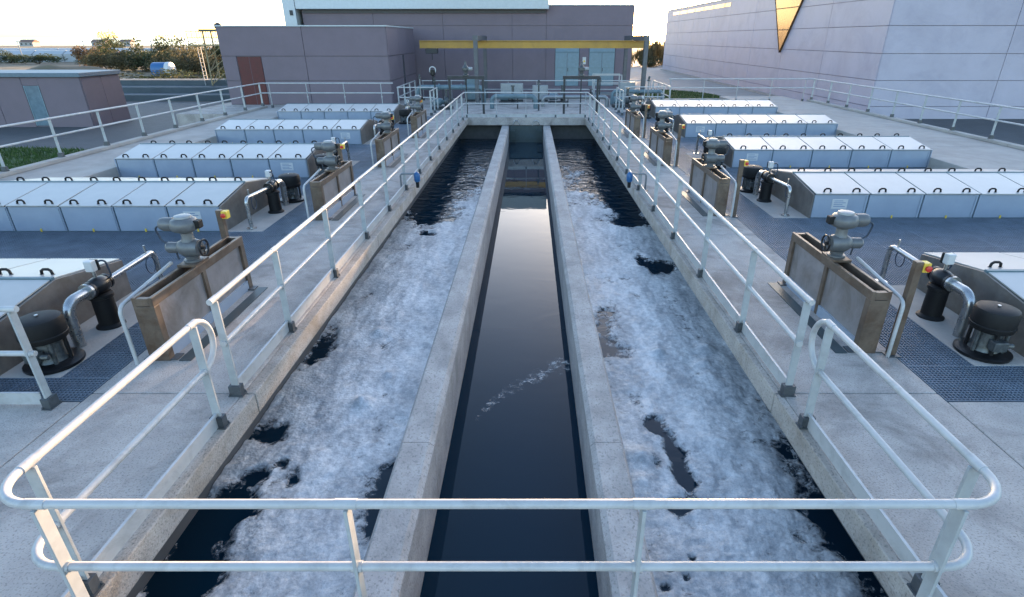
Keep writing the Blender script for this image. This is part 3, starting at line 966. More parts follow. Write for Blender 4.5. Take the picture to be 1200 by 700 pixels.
# ---------------------------------------------------------------- gate boxes, actuators, posts
def gate_box(sd_, k, yc):
    L_ = 2.15
    xa, xb = ((-4.17, -4.40) if sd_ < 0 else (3.87, 4.10))   # channel face, far face
    xc = (xa + xb) / 2
    t_ = thing('sluice_gate_box', '%s stained steel sluice gate box on the %s walkway' % (ORD[k], SIDE[sd_]), 'gate box', (xc, yc, 0), group='sluice gate boxes along both walkways')
    f = -sd_            # direction towards the channel in x
    w = abs(xb - xa) / 2
    H0, H1 = 0.0, 0.80
    h = L_ / 2
    # uprights
    for yy_ in (-h + 0.05, h - 0.05):
        MB().box(-w, w, yy_ - 0.05, yy_ + 0.05, 0, H1 - 0.11).build('upright', 'stained_steel', t_, bevel=0.005)
    # top channels
    for s_ in (-1, 1):
        MB().box(s_ * w - s_ * 0.045, s_ * w, -h, h, H1 - 0.11, H1).build('top_channel', 'stained_steel', t_, bevel=0.006)
    for yy_ in (-h + 0.03, h - 0.03):
        MB().box(-w + 0.045, w - 0.045, yy_ - 0.03, yy_ + 0.03, H1 - 0.1, H1 - 0.01).build('end_bar', 'stained_steel', t_)
    MB().box(-w + 0.055, w - 0.055, -h + 0.1, h - 0.1, 0.35, 0.56).build('gate_leaf', 'rust', t_)
    # recessed plates with mid stiffener on the channel side and on the back
    for s_ in (-1, 1):
        for q in (-1, 1):
            y0, y1 = (0.035, h - 0.1) if q > 0 else (-h + 0.1, -0.035)
            MB().box(s_ * (w - 0.05), s_ * (w - 0.035), y0, y1, 0.14, H1 - 0.11).build('plate', 'box_plate', t_)
        MB().box(s_ * (w - 0.06), s_ * (w - 0.005), -0.035, 0.035, 0, H1 - 0.11).build('stiffener', 'stained_steel', t_, bevel=0.004)
        MB().box(s_ * (w - 0.06), s_ * (w - 0.01), -h + 0.1, -0.035, 0.0, 0.14).build('bottom_rail', 'cover_panel', t_)
        MB().box(s_ * (w - 0.06), s_ * (w - 0.01), 0.035, h - 0.1, 0.0, 0.14).build('bottom_rail', 'cover_panel', t_)
    # feet and slot in the floor on the channel side
    for yy_ in (-h + 0.08, h - 0.08):
        MB().box(-w - 0.08, w + 0.08, yy_ - 0.07, yy_ + 0.07, 0.004, 0.018).build('foot_plate', 'bracket', t_)
    MB().box(f * (w + 0.10), f * (w + 0.24), -h, h * 0.96, 0.002, 0.010).build('slot_cover', 'gate_steel', t_)
    # white conduit bent round the outer side
    gd = -f
    c = bend([(gd * (w + 0.10), -h - 0.08, 0.0), (gd * (w + 0.10), -h - 0.08, 0.72), (gd * (w + 0.10), -0.1, 0.84)], 0.10)
    MB().tube(c, 0.022, 10).build('conduit', 'white_paint', t_, smooth=40)
    # actuator bridge
    MB().box(-w, w, -0.16, 0.16, H1 + 0.001, H1 + 0.03).build('bridge_plate', 'stained_steel', t_)
    # --- actuator, a thing of its own standing on the box
    a = thing('valve_actuator', 'grey electric actuator on the %s sluice gate box of the %s walkway' % (ORD[k], SIDE[sd_]), 'actuator', (xc, yc + 0.02, H1 + 0.03), group='electric actuators on the sluice gate boxes')
    MB().lathe([(0.11, 0), (0.11, 0.02), (0.075, 0.025), (0.085, 0.07), (0.10, 0.08)], n=18).build('flange', 'actuator_grey', a, smooth=35)
    gb = MB().lathe([(0.05, -0.13), (0.10, -0.12), (0.115, -0.06), (0.115, 0.06), (0.09, 0.12), (0.07, 0.14), (0.07, 0.27), (0.055, 0.29)], (0, 0, 0.17), 'x', 18)
    if gd < 0:
        gb.v = [(-v_[0], v_[1], v_[2]) for v_ in gb.v]
    gb.build('gearbox', 'actuator_grey', a, smooth=35)
    hw = MB()
    hwx = f * 0.17
    ring = [(hwx, 0.10 * cos(2 * pi * q / 16), 0.17 + 0.10 * sin(2 * pi * q / 16)) for q in range(17)]
    hw.tube(ring, 0.013, 6)
    for q in range(3):
        an = 2 * pi * q / 3 + 0.4
        hw.cyl((hwx, 0, 0.17), (hwx, 0.1 * cos(an), 0.17 + 0.1 * sin(an)), 0.009, n=6)
    hw.cyl((f * 0.10, 0, 0.17), (hwx + f * 0.01, 0, 0.17), 0.025, n=10)
    hw.build('hand_wheel', 'black_metal', a, smooth=40)
    MB().lathe([(0.085, 0.26), (0.07, 0.30), (0.07, 0.37), (0.10, 0.39)], n=16).build('neck', 'actuator_grey', a, smooth=35)
    hd = MB().lathe([(0.10, 0.385), (0.15, 0.41), (0.165, 0.45), (0.165, 0.50), (0.14, 0.545), (0.10, 0.56)], n=20)
    hd.build('motor_housing', 'actuator_grey', a, smooth=50)
    MB().lathe([(0.10, 0.561), (0.095, 0.585), (0.06, 0.595)], n=18).build('dome_cap', 'actuator_light', a, smooth=50)
    mo = MB().lathe([(0.06, 0.12), (0.085, 0.13), (0.085, 0.25), (0.07, 0.29), (0.04, 0.30)], (0, 0, 0.475), 'x', 16)
    if gd < 0:
        mo.v = [(-v_[0], v_[1], v_[2]) for v_ in mo.v]
    mo.build('motor', 'actuator_grey', a, smooth=35)
    MB().lathe([(0.05, 0.12), (0.055, 0.19), (0.03, 0.21)], (0, 0, 0.48), 'y', 12).build('dial', 'actuator_light', a, smooth=35)
    sw = MB().box(f * 0.13, f * 0.21, -0.05, 0.05, 0.43, 0.53)
    sw.build('selector_switch', 'black_plastic', a, bevel=0.01)
    cab = bend([(gd * 0.28, 0, 0.47), (gd * 0.40, 0.02, 0.42), (gd * 0.36, 0.03, 0.25), (gd * 0.22, 0.03, 0.18), (gd * 0.20, 0.02, 0.0)], 0.06)
    MB().tube(cab, 0.012, 6).build('cable', 'cable', a, smooth=40)
    # --- control post
    far = (sd_ < 0)
    py = yc + (h + 0.02) * (1 if far else -1)
    px = xc + gd * (0.28 if not far else 0.14)
    p_ = thing('control_post', 'brown steel post with yellow and red stop button beside the %s %s gate box' % (ORD[k], SIDE[sd_]), 'control post', (px, py, 0), group='stop button posts beside the gate boxes')
    MB().box(-0.04, 0.04, -0.04, 0.04, 0, 1.18).build('post', 'stained_steel', p_, bevel=0.006)
    MB().box(-0.08, 0.08, -0.08, 0.08, 0.002, 0.014).build('foot_plate', 'bracket', p_)
    bx_ = MB().box(0.04, 0.12, -0.05, 0.05, 1.06, 1.17)
    bx_.build('button_box', 'yellow', p_, bevel=0.008)
    MB().lathe([(0.022, 0), (0.022, 0.015), (0.034, 0.02), (0.034, 0.035), (0.02, 0.042)], (0.08, -0.05, 1.115), 'y', 14).build('stop_button', 'red', p_, smooth=40)
    bpy.context.view_layer.objects.active = None
    # flip button so it sticks out towards the front
    p_.children[-1].scale = (1, -1, 1)
    p_.children[-1].location = (0, -0.10, 0)

YG = {-1: [6.68, 12.2, 17.4, 22.6, 26.6], 1: [6.85, 12.5, 17.6, 22.7, 27.2]}
for sd_ in (-1, 1):
    for k, yc in enumerate(YG[sd_][:4]):
        gate_box(sd_, k, yc)

# ---------------------------------------------------------------- aeration sets beside the covers
def aerator(sd_, k, y0, flip):
    x = -5.46 if sd_ < 0 else 5.38
    s_ = -1 if flip else 1
    # fan motor
    t_ = thing('blower_motor', 'black drum shaped blower motor at the end of the %s %s tank cover' % (ORD[k], SIDE[sd_]), 'blower motor', (x, y0, 0), group='blower motors beside the tank covers')
    MB().lathe([(0.28, 0.005), (0.29, 0.02), (0.29, 0.045), (0.25, 0.06), (0.17, 0.07)], n=28).build('base_flange', 'black_metal', t_, smooth=35)
    MB().lathe([(0.16, 0.07), (0.14, 0.12), (0.14, 0.30), (0.18, 0.33)], n=20).build('gear_case', 'machinery', t_, smooth=35)
    for q in range(6):
        an = q * pi / 3 + 0.3
        MB().cyl((0.175 * cos(an), 0.175 * sin(an), 0.06), (0.175 * cos(an), 0.175 * sin(an), 0.33), 0.022, n=8).build('bolt_pillar', 'machinery' if q % 2 else 'black_metal', t_, smooth=40)
    MB().lathe([(0.13, 0.0), (0.10, 0.06), (0.10, 0.10)], (0, 0, 0.0), 'y', 12)
    vb = MB().box(-0.10, 0.06, -0.25, -0.14, 0.14, 0.26)
    vb.cyl((0.06, -0.2, 0.2), (0.15, -0.2, 0.2), 0.03, n=10)
    vb.build('junction_box', 'machinery', t_, bevel=0.01)
    dr = MB().lathe([(0.18, 0.32), (0.215, 0.335), (0.225, 0.36), (0.225, 0.55), (0.212, 0.585), (0.17, 0.602), (0.05, 0.608)], n=30)
    dr.build('drum', 'black_plastic', t_, smooth=40)
    for q in range(1):
        MB().lathe([(0.226, 0), (0.232, 0.006), (0.232, 0.02), (0.226, 0.026)], (0, 0, 0.38 + q * 0.05), n=30).build('rib', 'black_plastic', t_, smooth=40)
    MB().lathe([(0.018, 0.611), (0.018, 0.625)], n=10).build('lifting_bolt', 'steel', t_, smooth=40)
    # pipe with valve
    p_ = thing('air_pipe', 'steel air pipe with black valve beside the %s %s tank cover' % (ORD[k], SIDE[sd_]), 'pipe', (x, y0, 0), group='air pipes beside the tank covers')
    Y = lambda v: v * s_
    el = bend([(0, Y(0.40), 0.0), (0, Y(0.40), 0.56), (0, Y(0.78), 0.56)], 0.16, 10)
    MB().tube(el, 0.062, 14).build('elbow', 'steel', p_, smooth=40)
    for yy_, r_ in ((0.76, 0.10), (0.80, 0.105), (1.10, 0.10)):
        MB().cyl((0, Y(yy_ - 0.018), 0.56), (0, Y(yy_ + 0.018), 0.56), r_, n=18).build('flange', 'black_metal' if yy_ > 0.78 else 'steel', p_, smooth=40)
    MB().lathe([(0.075, 0.0), (0.10, 0.04), (0.115, 0.12), (0.115, 0.18), (0.10, 0.24), (0.08, 0.28)], (0, min(Y(0.82), Y(1.10)), 0.56), 'y', 18).build('valve_body', 'black_metal', p_, smooth=40)
    MB().lathe([(0.165, 0.004), (0.165, 0.02), (0.125, 0.05), (0.12, 0.40), (0.14, 0.41), (0.14, 0.45), (0.10, 0.47)], (0, Y(0.95), 0), n=22).build('riser', 'black_plastic', p_, smooth=40)
    MB().cyl((0, Y(0.96), 0.66), (0, Y(0.96), 0.76), 0.02, n=8).build('valve_stem', 'steel', p_, smooth=40)
    MB().box(-0.05, 0.05, Y(0.96) - 0.06, Y(0.96) + 0.03, 0.76, 0.90).build('positioner', 'white_box', p_, bevel=0.012)
    MB().box(-0.055, 0.055, Y(0.96) + 0.031, Y(0.96) + 0.07, 0.75, 0.89).build('positioner_back', 'black_plastic', p_, bevel=0.01)
    MB().tube(bend([(0.03, Y(1.0), 0.86), (0.12, Y(1.05), 0.88), (0.14, Y(1.05), 0.66), (0.05, Y(1.08), 0.60)], 0.06), 0.012, 6).build('cable', 'cable', p_, smooth=40)
    lp = bend([(0, Y(1.12), 0.56), (0, Y(2.12), 0.60), (0, Y(2.12), 0.0)], 0.10, 8)
    MB().tube(lp, 0.036, 12).build('pipe', 'steel', p_, smooth=40)
    MB().cyl((0, Y(2.12), 0.003), (0, Y(2.12), 0.02), 0.09, n=16).build('floor_flange', 'steel', p_, smooth=40)
    MB().cyl((0, Y(1.96), 0.62), (0, Y(1.96), 0.74), 0.014, n=8).build('tap', 'steel', p_, smooth=40)
    loop = [(0.05 + 0.0, Y(1.92 + 0.10 * cos(2 * pi * q / 14)), 0.46 + 0.12 * sin(2 * pi * q / 14)) for q in range(15)]
    MB().tube(loop, 0.008, 5).build('hose_loop', 'cable', p_, smooth=40)

for sd_ in (-1, 1):
    for k in range(5):
        yr = ROWS[sd_][k]
        flip = (k % 2 == 1)
        base = yr + (0.30 if k == 0 else 0.05)
        aerator(sd_, k, base + (2.25 if flip else 0.0), flip)

# small valve chest near the second gates
for nm, x, yv in (('left', -2.74, 13.6), ('right', 2.42, 13.6)):
    t_ = thing('level_sensor', 'blue level sensor on a grey bracket over the %s channel' % nm, 'sensor', (x, yv, 0))
    f = 1 if nm == 'left' else -1
    MB().tube(bend([(-f * 0.40, 0, -0.02), (-f * 0.40, 0, 0.42), (0, 0, 0.42), (0, 0, 0.30)], 0.06), 0.022, 10).build('bracket', 'galv', t_, smooth=40)
    MB().lathe([(0.05, 0.0), (0.075, 0.03), (0.075, 0.17), (0.05, 0.22), (0.02, 0.24)], (0, 0, 0.22), n=16).build('sensor_head', 'blue_device', t_, smooth=40)
    MB().lathe([(0.04, -0.14), (0.045, 0.0)], (0, 0, 0.22), n=12).build('horn', 'black_plastic', t_, smooth=40)
    MB().box(-f * 0.46, -f * 0.34, -0.06, 0.06, -0.01, 0.02).build('foot_plate', 'bracket', t_)

# ---------------------------------------------------------------- far end: middle channel gate and lifting frames
mg = thing('channel_gate', 'dark steel gate with twin guides closing the middle channel', 'gate', (-0.18, Y_END - 0.02, 0))
MB().box(-0.78, 0.78, 0.12, 0.18, -2.6, -0.37).build('leaf', 'gate_steel', mg)
for s_ in (-1, 1):
    fx = s_ * 0.50
    MB().box(fx - 0.02, fx + 0.02, 0.05, 0.12, -2.6, -0.37).build('guide', 'gate_steel', mg)
    MB().box(s_ * 0.50, s_ * 0.78, 0.06, 0.12, -0.66, -0.60).build('stiffener', 'gate_steel', mg)
    MB().box(s_ * 0.50, s_ * 0.78, 0.06, 0.12, -1.05, -0.99).build('stiffener', 'gate_steel', mg)
    ring = [(s_ * 0.46 + 0.16 * cos(pi * q / 10), 0.0, -0.36 + 0.24 * sin(pi * q / 10)) for q in range(11)]
    MB().tube(ring, 0.022, 8).build('grab_hoop', 'steel', mg, smooth=40)

def lift_frame(x0, x1, label):
    yv = 28.7
    t_ = thing('lifting_frame', label, 'lifting frame', ((x0 + x1) / 2, yv, 0), group='dark lifting frames on the far crossing')
    w = (x1 - x0) / 2
    H = 1.62
    for s_ in (-1, 1):
        MB().box(s_ * w - 0.05, s_ * w + 0.05, -0.06, 0.06, 0, H).build('upright', 'dark_frame', t_, bevel=0.005)
    MB().box(-w - 0.08, w + 0.08, -0.07, 0.07, H + 0.001, H + 0.14).build('beam', 'dark_frame', t_, bevel=0.005)
    MB().cyl((0, 0, 0), (0, 0, H), 0.03, n=10).build('spindle', 'dark_frame', t_, smooth=40)
    MB().lathe([(0.13, 0), (0.13, 0.05), (0.09, 0.08), (0.10, 0.2), (0.16, 0.24), (0.16, 0.36), (0.10, 0.42), (0.05, 0.5), (0.05, 0.62), (0.03, 0.64)], (0, 0, H + 0.141), n=16).build('actuator', 'machinery', t_, smooth=40)
    MB().lathe([(0.08, 0.1), (0.08, 0.3), (0.05, 0.33)], (0, 0, H + 0.45), 'x', 12).build('motor', 'actuator_light', t_, smooth=40)
lift_frame(-3.85, -2.25, 'dark lifting frame with actuator over the left end of the far crossing')
lift_frame(1.65, 3.25, 'dark lifting frame with actuator over the right end of the far crossing')

# pipework on the machinery deck
def pipe_run(x0, x1, y_, z, r, m, label):
    t_ = thing('pipe_run', label, 'pipe', ((x0 + x1) / 2, y_, 0))
    w = (x1 - x0) / 2
    MB().tube(bend([(-w, 0, 0.01), (-w, 0, z), (w, 0, z), (w, 0, 0.01)], r * 2.2), r, 14).build('pipe', m, t_, smooth=40)
    n = max(2, int((x1 - x0) / 1.0))
    for i in range(1, n):
        xx = -w + 2 * w * i / n
        MB().cyl((xx - 0.03, 0, z), (xx + 0.03, 0, z), r * 1.5, n=16).build('flange', m, t_, smooth=40)
        if i % 2:
            MB().cyl((xx + 0.2, 0, 0), (xx + 0.2, 0, z - r * 0.8), 0.03, n=8).build('support', 'dark_frame', t_, smooth=40)
        else:
            MB().lathe([(0.05, r), (0.05, r + 0.15), (0.02, r + 0.16), (0.02, r + 0.28), (0.11, r + 0.285), (0.11, r + 0.31)], (xx + 0.25, 0, z), n=12).build('hand_valve', 'black_metal', t_, smooth=40)
pipe_run(-2.0, 0.3, 31.2, 0.62, 0.12, 'teal_pipe', 'pale teal pipe with flanges left of centre behind the crossing')
pipe_run(0.7, 4.2, 32.2, 0.50, 0.10, 'galv', 'grey flanged pipe right of centre behind the crossing')
pipe_run(-6.3, -2.6, 33.4, 0.9, 0.13, 'teal_pipe', 'pale teal pipe with flanges before the mauve hall')
pipe_run(4.6, 7.4, 33.2, 0.7, 0.10, 'teal_pipe', 'pale teal pipe at the right end of the machinery deck')

def pump_skid(x, y_, label, s=1.0):
    t_ = thing('pump_skid', label, 'pump', (x, y_, 0))
    MB().box(-0.55 * s, 0.55 * s, -0.3, 0.3, 0, 0.12).build('skid_base', 'dark_frame', t_, bevel=0.01)
    MB().lathe([(0.1, -0.5), (0.19, -0.48), (0.19, -0.05), (0.12, 0.0), (0.08, 0.15)], (0, 0, 0.36), 'x', 16).build('motor', 'teal_pipe', t_, smooth=40)
    MB().lathe([(0.1, 0.12), (0.24, 0.15), (0.24, 0.32), (0.1, 0.36)], (0, 0, 0.38), 'x', 18).build('pump_casing', 'machinery', t_, smooth=40)
    MB().cyl((0.24, 0, 0.5), (0.24, 0, 0.95), 0.07, n=12).build('outlet', 'machinery', t_, smooth=40)
    MB().cyl((0.24, 0, 0.93), (0.24, 0, 0.98), 0.12, n=14).build('flange', 'machinery', t_, smooth=40)
pump_skid(-4.6, 31.0, 'pump on a dark skid left of the far crossing')
pump_skid(-1.2, 33.6, 'pump on a dark skid behind the far crossing left of centre')
pump_skid(1.6, 33.8, 'pump on a dark skid behind the far crossing right of centre')
pump_skid(5.0, 31.9, 'pump on a dark skid right of the far crossing')
v = thing('wheel_valve', 'tall valve with round wheel on the machinery deck before the mauve hall', 'valve', (-5.5, 34.2, 0))
MB().cyl((0, 0, 0), (0, 0, 1.5), 0.06, n=10).build('stem', 'dark_frame', v, smooth=40)
MB().tube([(0.17 * cos(2 * pi * q / 20), 0.0, 1.75 + 0.17 * sin(2 * pi * q / 20)) for q in range(21)], 0.03, 8).build('wheel', 'white_box', v, smooth=40)
MB().cyl((-0.16, 0, 1.75), (0.16, 0, 1.75), 0.02, n=8).build('spoke', 'white_box', v)
MB().lathe([(0.08, 1.45), (0.14, 1.5), (0.14, 1.75), (0.06, 1.8)], n=14).build('bonnet', 'black_metal', v, smooth=40)
st = thing('access_platform', 'small white railed platform before the blue doors', 'platform', (4.9, 38.2, Z_GROUND))
MB().box(-0.9, 0.9, -0.6, 0.6, 1.3, 1.4).build('deck', 'galv', st)
for sx in (-1, 1):
    for sy in (-1, 1):
        MB().box(sx * 0.85 - 0.03, sx * 0.85 + 0.03, sy * 0.55 - 0.03, sy * 0.55 + 0.03, 0, 2.5).build('leg', 'white_paint', st)
for z_ in (2.47, 1.95):
    MB().box(-0.88, 0.88, -0.58, -0.55, z_, z_ + 0.05).build('rail', 'white_paint', st)
    MB().box(-0.88, 0.88, 0.55, 0.58, z_, z_ + 0.05).build('rail', 'white_paint', st)

# cross railings, cabinets and stand pipes among the machinery
def cross_rail(x, y0, y1, label, n=3):
    t_ = thing('guard_railing', label, 'railing', (0, 0, 0))
    rail(t_, [(x, y0, RT), (x, y1, RT)])
    rail(t_, [(x, y0, RM), (x, y1, RM)], 'mid_rail')
    for i in range(n):
        post(t_, x, y0 + 0.05 + (y1 - y0 - 0.1) * i / (n - 1), 'y')
cross_rail(-6.8, 30.7, 35.5, 'white railing running back at the left end of the machinery deck', 4)
cross_rail(-4.75, 28.3, 30.5, 'short white railing running back just left of the crossing', 3)
cross_rail(4.45, 28.3, 30.6, 'short white railing running back just right of the crossing', 3)
cross_rail(7.3, 31.0, 35.5, 'white railing running back at the right end of the machinery deck', 4)
def cabinet(x, y_, w, h, label, m='actuator_light'):
    t_ = thing('control_cabinet', label, 'cabinet', (x, y_, 0))
    MB().box(-w / 2, w / 2, -0.2, 0.2, 0.12, h).build('body', m, t_, bevel=0.012)
    MB().box(-w / 2 + 0.04, w / 2 - 0.04, -0.222, -0.201, 0.16, h - 0.05).build('door', m, t_, bevel=0.006)
    MB().box(w / 2 - 0.12, w / 2 - 0.09, -0.24, -0.223, h * .5, h * .5 + 0.12).build('handle', 'black_metal', t_)
    MB().box(-w / 2, w / 2, -0.18, 0.18, 0, 0.119).build('plinth', 'dark_frame', t_)
cabinet(-1.05, 34.9, 1.3, 1.0, 'pale control cabinet behind the far crossing left of centre')
cabinet(0.6, 34.9, 0.9, 0.9, 'smaller pale control cabinet behind the middle of the far crossing')
cabinet(-3.4, 35.0, 0.8, 1.25, 'teal control cabinet before the gantry crane leg', 'teal_pipe')
cabinet(5.6, 34.6, 0.9, 1.1, 'pale control cabinet at the right of the machinery deck')
for i, (x, y_, h_) in enumerate(((0.45, 30.2, 1.25), (-5.9, 32.2, 1.4), (-5.2, 32.8, 1.2), (6.4, 32.3, 1.3), (3.9, 33.4, 1.2))):
    t_ = thing('stand_pipe', ['slim stand pipe with tap at the middle of the far crossing', 'taller stand pipe left on the machinery deck', 'shorter stand pipe left on the machinery deck', 'stand pipe with tap at the far right of the machinery deck', 'stand pipe with tap behind the right lifting frame'][i], 'pipe', (x, y_, 0))
    MB().cyl((0, 0, 0), (0, 0, h_), 0.035, n=10).build('pipe', 'galv' if i % 2 else 'dark_frame', t_, smooth=40)
    MB().lathe([(0.09, 0), (0.09, 0.06), (0.05, 0.08), (0.06, 0.2), (0.03, 0.24)], (0, 0, h_), n=12).build('tap_head', 'machinery', t_, smooth=40)
    MB().cyl((0, 0, 0.004), (0, 0, 0.02), 0.1, n=12).build('foot_flange', 'galv', t_, smooth=40)

# ---------------------------------------------------------------- gantry crane
gc = thing('gantry_crane', 'yellow gantry crane beam on grey portal frames before the mauve hall', 'crane', (1.8, 36.6, 0))
ox, oy = 1.8, 36.6
cbz = 3.4
MB().box(-6.55 - ox, 7.1 - ox, -0.13, 0.13, 2.84, 2.88).build('bottom_flange', 'crane_yellow', gc)
MB().box(-6.55 - ox, 7.1 - ox, -0.035, 0.035, 2.881, 3.219).build('web', 'crane_yellow', gc)
MB().box(-6.55 - ox, 7.1 - ox, -0.13, 0.13, 3.22, 3.26).build('top_flange', 'crane_yellow', gc)
for X_ in (-2.95, 6.3):
    for yy_ in (-3.2, 3.6):
        zb_ = 0.0 if yy_ < 0 else Z_GROUND + 0.03
        ph = MB()
        ph.box(X_ - ox - 0.11, X_ - ox + 0.11, yy_ - 0.13, yy_ - 0.11, zb_, cbz - 0.15)
        ph.box(X_ - ox - 0.11, X_ - ox + 0.11, yy_ + 0.11, yy_ + 0.13, zb_, cbz - 0.15)
        ph.box(X_ - ox - 0.03, X_ - ox + 0.03, yy_ - 0.11, yy_ + 0.11, zb_, cbz - 0.15)
        ph.build('column', 'crane_grey', gc)
    MB().box(X_ - ox - 0.14, X_ - ox + 0.14, -3.35, 3.75, cbz - 0.139, cbz + 0.12).build('cross_beam', 'crane_grey', gc)
tr = MB().box(-8.0, -7.3, -0.2, 0.2, 2.55, 2.83)
tr.build('hoist', 'dark_frame', gc, bevel=0.02)
MB().cyl((-7.65, 0, 2.55), (-7.65, 0, 2.2), 0.02, n=8).build('hoist_chain', 'dark_frame', gc)

# ---------------------------------------------------------------- buildings
def panel_wall(parent, face, fixed, u0, u1, z0, z1, us, zs, m, thick=0.05, gap=0.03, holes=(), name='cladding_panel', out=1):
    """grid of cladding panels standing proud of the core; face 'y' = plane of constant y (u is x), 'x' = constant x (u is y)"""
    for a_, b_ in zip(us[:-1], us[1:]):
        for c, d_ in zip(zs[:-1], zs[1:]):
            segs = [(a_, b_)]
            for (hu0, hu1, hz0, hz1) in holes:
                if hz0 < d_ - 0.02 and hz1 > c + 0.02:
                    ns = []
                    for (p, q) in segs:
                        if hu1 <= p or hu0 >= q:
                            ns.append((p, q))
                        else:
                            if hu0 - p > 0.05: ns.append((p, hu0))
                            if q - hu1 > 0.05: ns.append((hu1, q))
                    segs = ns
            for (p, q) in segs:
                f0, f1 = fixed, fixed + out * thick
                mb = MB()
                if face == 'y':
                    mb.box(p + gap / 2, q - gap / 2, f0, f1, c + gap / 2, d_ - gap / 2)
                else:
                    mb.box(f0, f1, p + gap / 2, q - gap / 2, c + gap / 2, d_ - gap / 2)
                mb.build(name, m, parent)

def frange(a, b, n):
    return [a + (b - a) * i / n for i in range(n + 1)]

# low mauve building with red door
lb = thing('mauve_building', 'low mauve panel building with a dark red door', 'building', (0, 0, 0))
bx0, bx1, by0, by1, bz = -16.75, -7.7, 33.2, 40.8, 3.95
MB().box(bx0 + 0.02, bx1 - 0.02, by0 + 0.02, by1, Z_GROUND, bz - 0.05).build('core', 'joint', lb)
dx0, dx1 = -15.95, -14.6
panel_wall(lb, 'y', by0 + 0.02, bx0, bx1, -1.2, bz, [bx0, -12.2, bx1], [-1.2, 0.0, 1.25, 2.5, bz], 'clad_mauve', holes=[(dx0, dx1, 0.0, 2.5)], out=-1)
sx0, sx1 = 36.7, 37.3
panel_wall(lb, 'x', bx1 - 0.02, by0, by1, -1.2, bz, [by0, 36.0, 38.4, by1], [-1.2, 0.0, 1.25, 2.5, bz], 'clad_mauve', holes=[(sx0, sx1, 0, 2.5)], out=1)
dr = MB().box(dx0 + 0.03, dx1 - 0.03, by0 - 0.02, by0 + 0.05, 0.0, 2.47).build('door', 'red_door', lb)
MB().box((dx0 + dx1) / 2 - 0.008, (dx0 + dx1) / 2 + 0.008, by0 - 0.024, by0 - 0.019, 0.02, 2.45).build('seam', 'joint', dr)
MB().box((dx0 + dx1) / 2 + 0.06, (dx0 + dx1) / 2 + 0.20, by0 - 0.06, by0 - 0.021, 1.02, 1.06).build('handle', 'black_metal', dr)
MB().box(bx1 - 0.06, bx1 + 0.012, sx0 + 0.02, sx1 - 0.02, 0, 2.45).build('slot_window', 'window_dark', lb)
MB().box(bx0 - 0.06, bx1 + 0.06, by0 - 0.08, by1 + 0.05, bz + 0.001, bz + 0.06).build('roof_edge', 'roof_white', lb)

# big mauve hall behind
mh = thing('mauve_hall', 'large mauve panel hall with pale roof band and two blue doors', 'building', (0, 0, 0))
hx0, hx1, hy0, hy1, hz = -15.2, 6.95, 42.0, 92.0, 5.35  # unseen depth lengthened to keep the low sun off the kiosk's side
MB().box(hx0 + 0.02, hx1 - 0.02, hy0 + 0.02, hy1, Z_GROUND, hz - 0.05).build('core', 'joint', mh)
doors = [(1.72, 3.40), (4.05, 5.85)]
us = [hx0, -10.5, -5.85, -1.2, 1.1, hx1]
panel_wall(mh, 'y', hy0 + 0.02, hx0, hx1, 0, 0, us, [-1.2, 0.35, 2.9, 4.15, hz], 'clad_mauve', holes=[(a_, b_, 0.35, 2.9) for a_, b_ in doors], out=-1, gap=0.022)
panel_wall(mh, 'x', hx1 - 0.02, hy0, hy1, 0, 0, frange(hy0, hy1, 10), [-1.2, 0.35, 2.9, 4.15, hz], 'clad_mauve', out=1)
for (a_, b_) in doors:
    d_ = MB().box(a_ + 0.03, b_ - 0.03, hy0 - 0.02, hy0 + 0.05, 0.36, 2.87).build('door', 'blue_door', mh)
    mid = (a_ + b_) / 2
    MB().box(mid - 0.012, mid + 0.012, hy0 - 0.026, hy0 - 0.019, 0.38, 2.5).build('seam', 'joint', d_)
    MB().box(a_ + 0.05, b_ - 0.05, hy0 - 0.03, hy0 - 0.021, 2.45, 2.55).build('transom_bar', 'door_trim', d_)
    MB().box(a_ + 0.05, b_ - 0.05, hy0 - 0.028, hy0 - 0.021, 1.5, 1.53).build('rail_line', 'door_trim', d_)
    MB().box(mid + 0.05, mid + 0.08, hy0 - 0.06, hy0 - 0.021, 1.3, 1.5).build('handle', 'black_metal', d_)
sg = MB().box(3.62, 3.86, hy0 - 0.05, hy0 - 0.031, 1.75, 2.2).build('notice_sign', 'white_box', mh)
MB().prism([(3.66, 1.88), (3.82, 1.88), (3.74, 2.05)], hy0 - 0.054, hy0 - 0.051, 'y').build('warning_triangle', 'yellow', sg)
# roof: pale band over the left part, shade beneath drawn as dark strip
MB().box(hx0 + 0.1, 1.05, hy0 - 0.14, hy0 - 0.034, 4.90, 5.119).build('shade_strip', 'roof_shade', mh)
MB().box(hx0 - 0.2, 1.25, hy0 - 0.55, hy1, 5.12, hz + 0.75).build('roof_band', 'roof_white', mh, bevel=0.03)
MB().box(1.26, hx1 + 0.05, hy0 - 0.08, hy1, hz + 0.001, hz + 0.07).build('coping', 'roof_white', mh)
MB().box(hx0 - 1.05, hx0 - 0.25, hy0 - 0.5, hy1 - 2, 4.05, hz + 0.95).build('stair_tower', 'roof_white', mh)
MB().box(hx0 - 0.62, hx0 - 0.42, hy0 - 0.56, hy0 - 0.505, 4.75, 5.05).build('wall_lamp', 'dark_frame', mh)
MB().box(hx0 - 1.0, hx0 - 0.3, hy0 - 0.4, hy1 - 2.1, Z_GROUND, 4.049).build('stair_base', 'clad_mauve', mh)

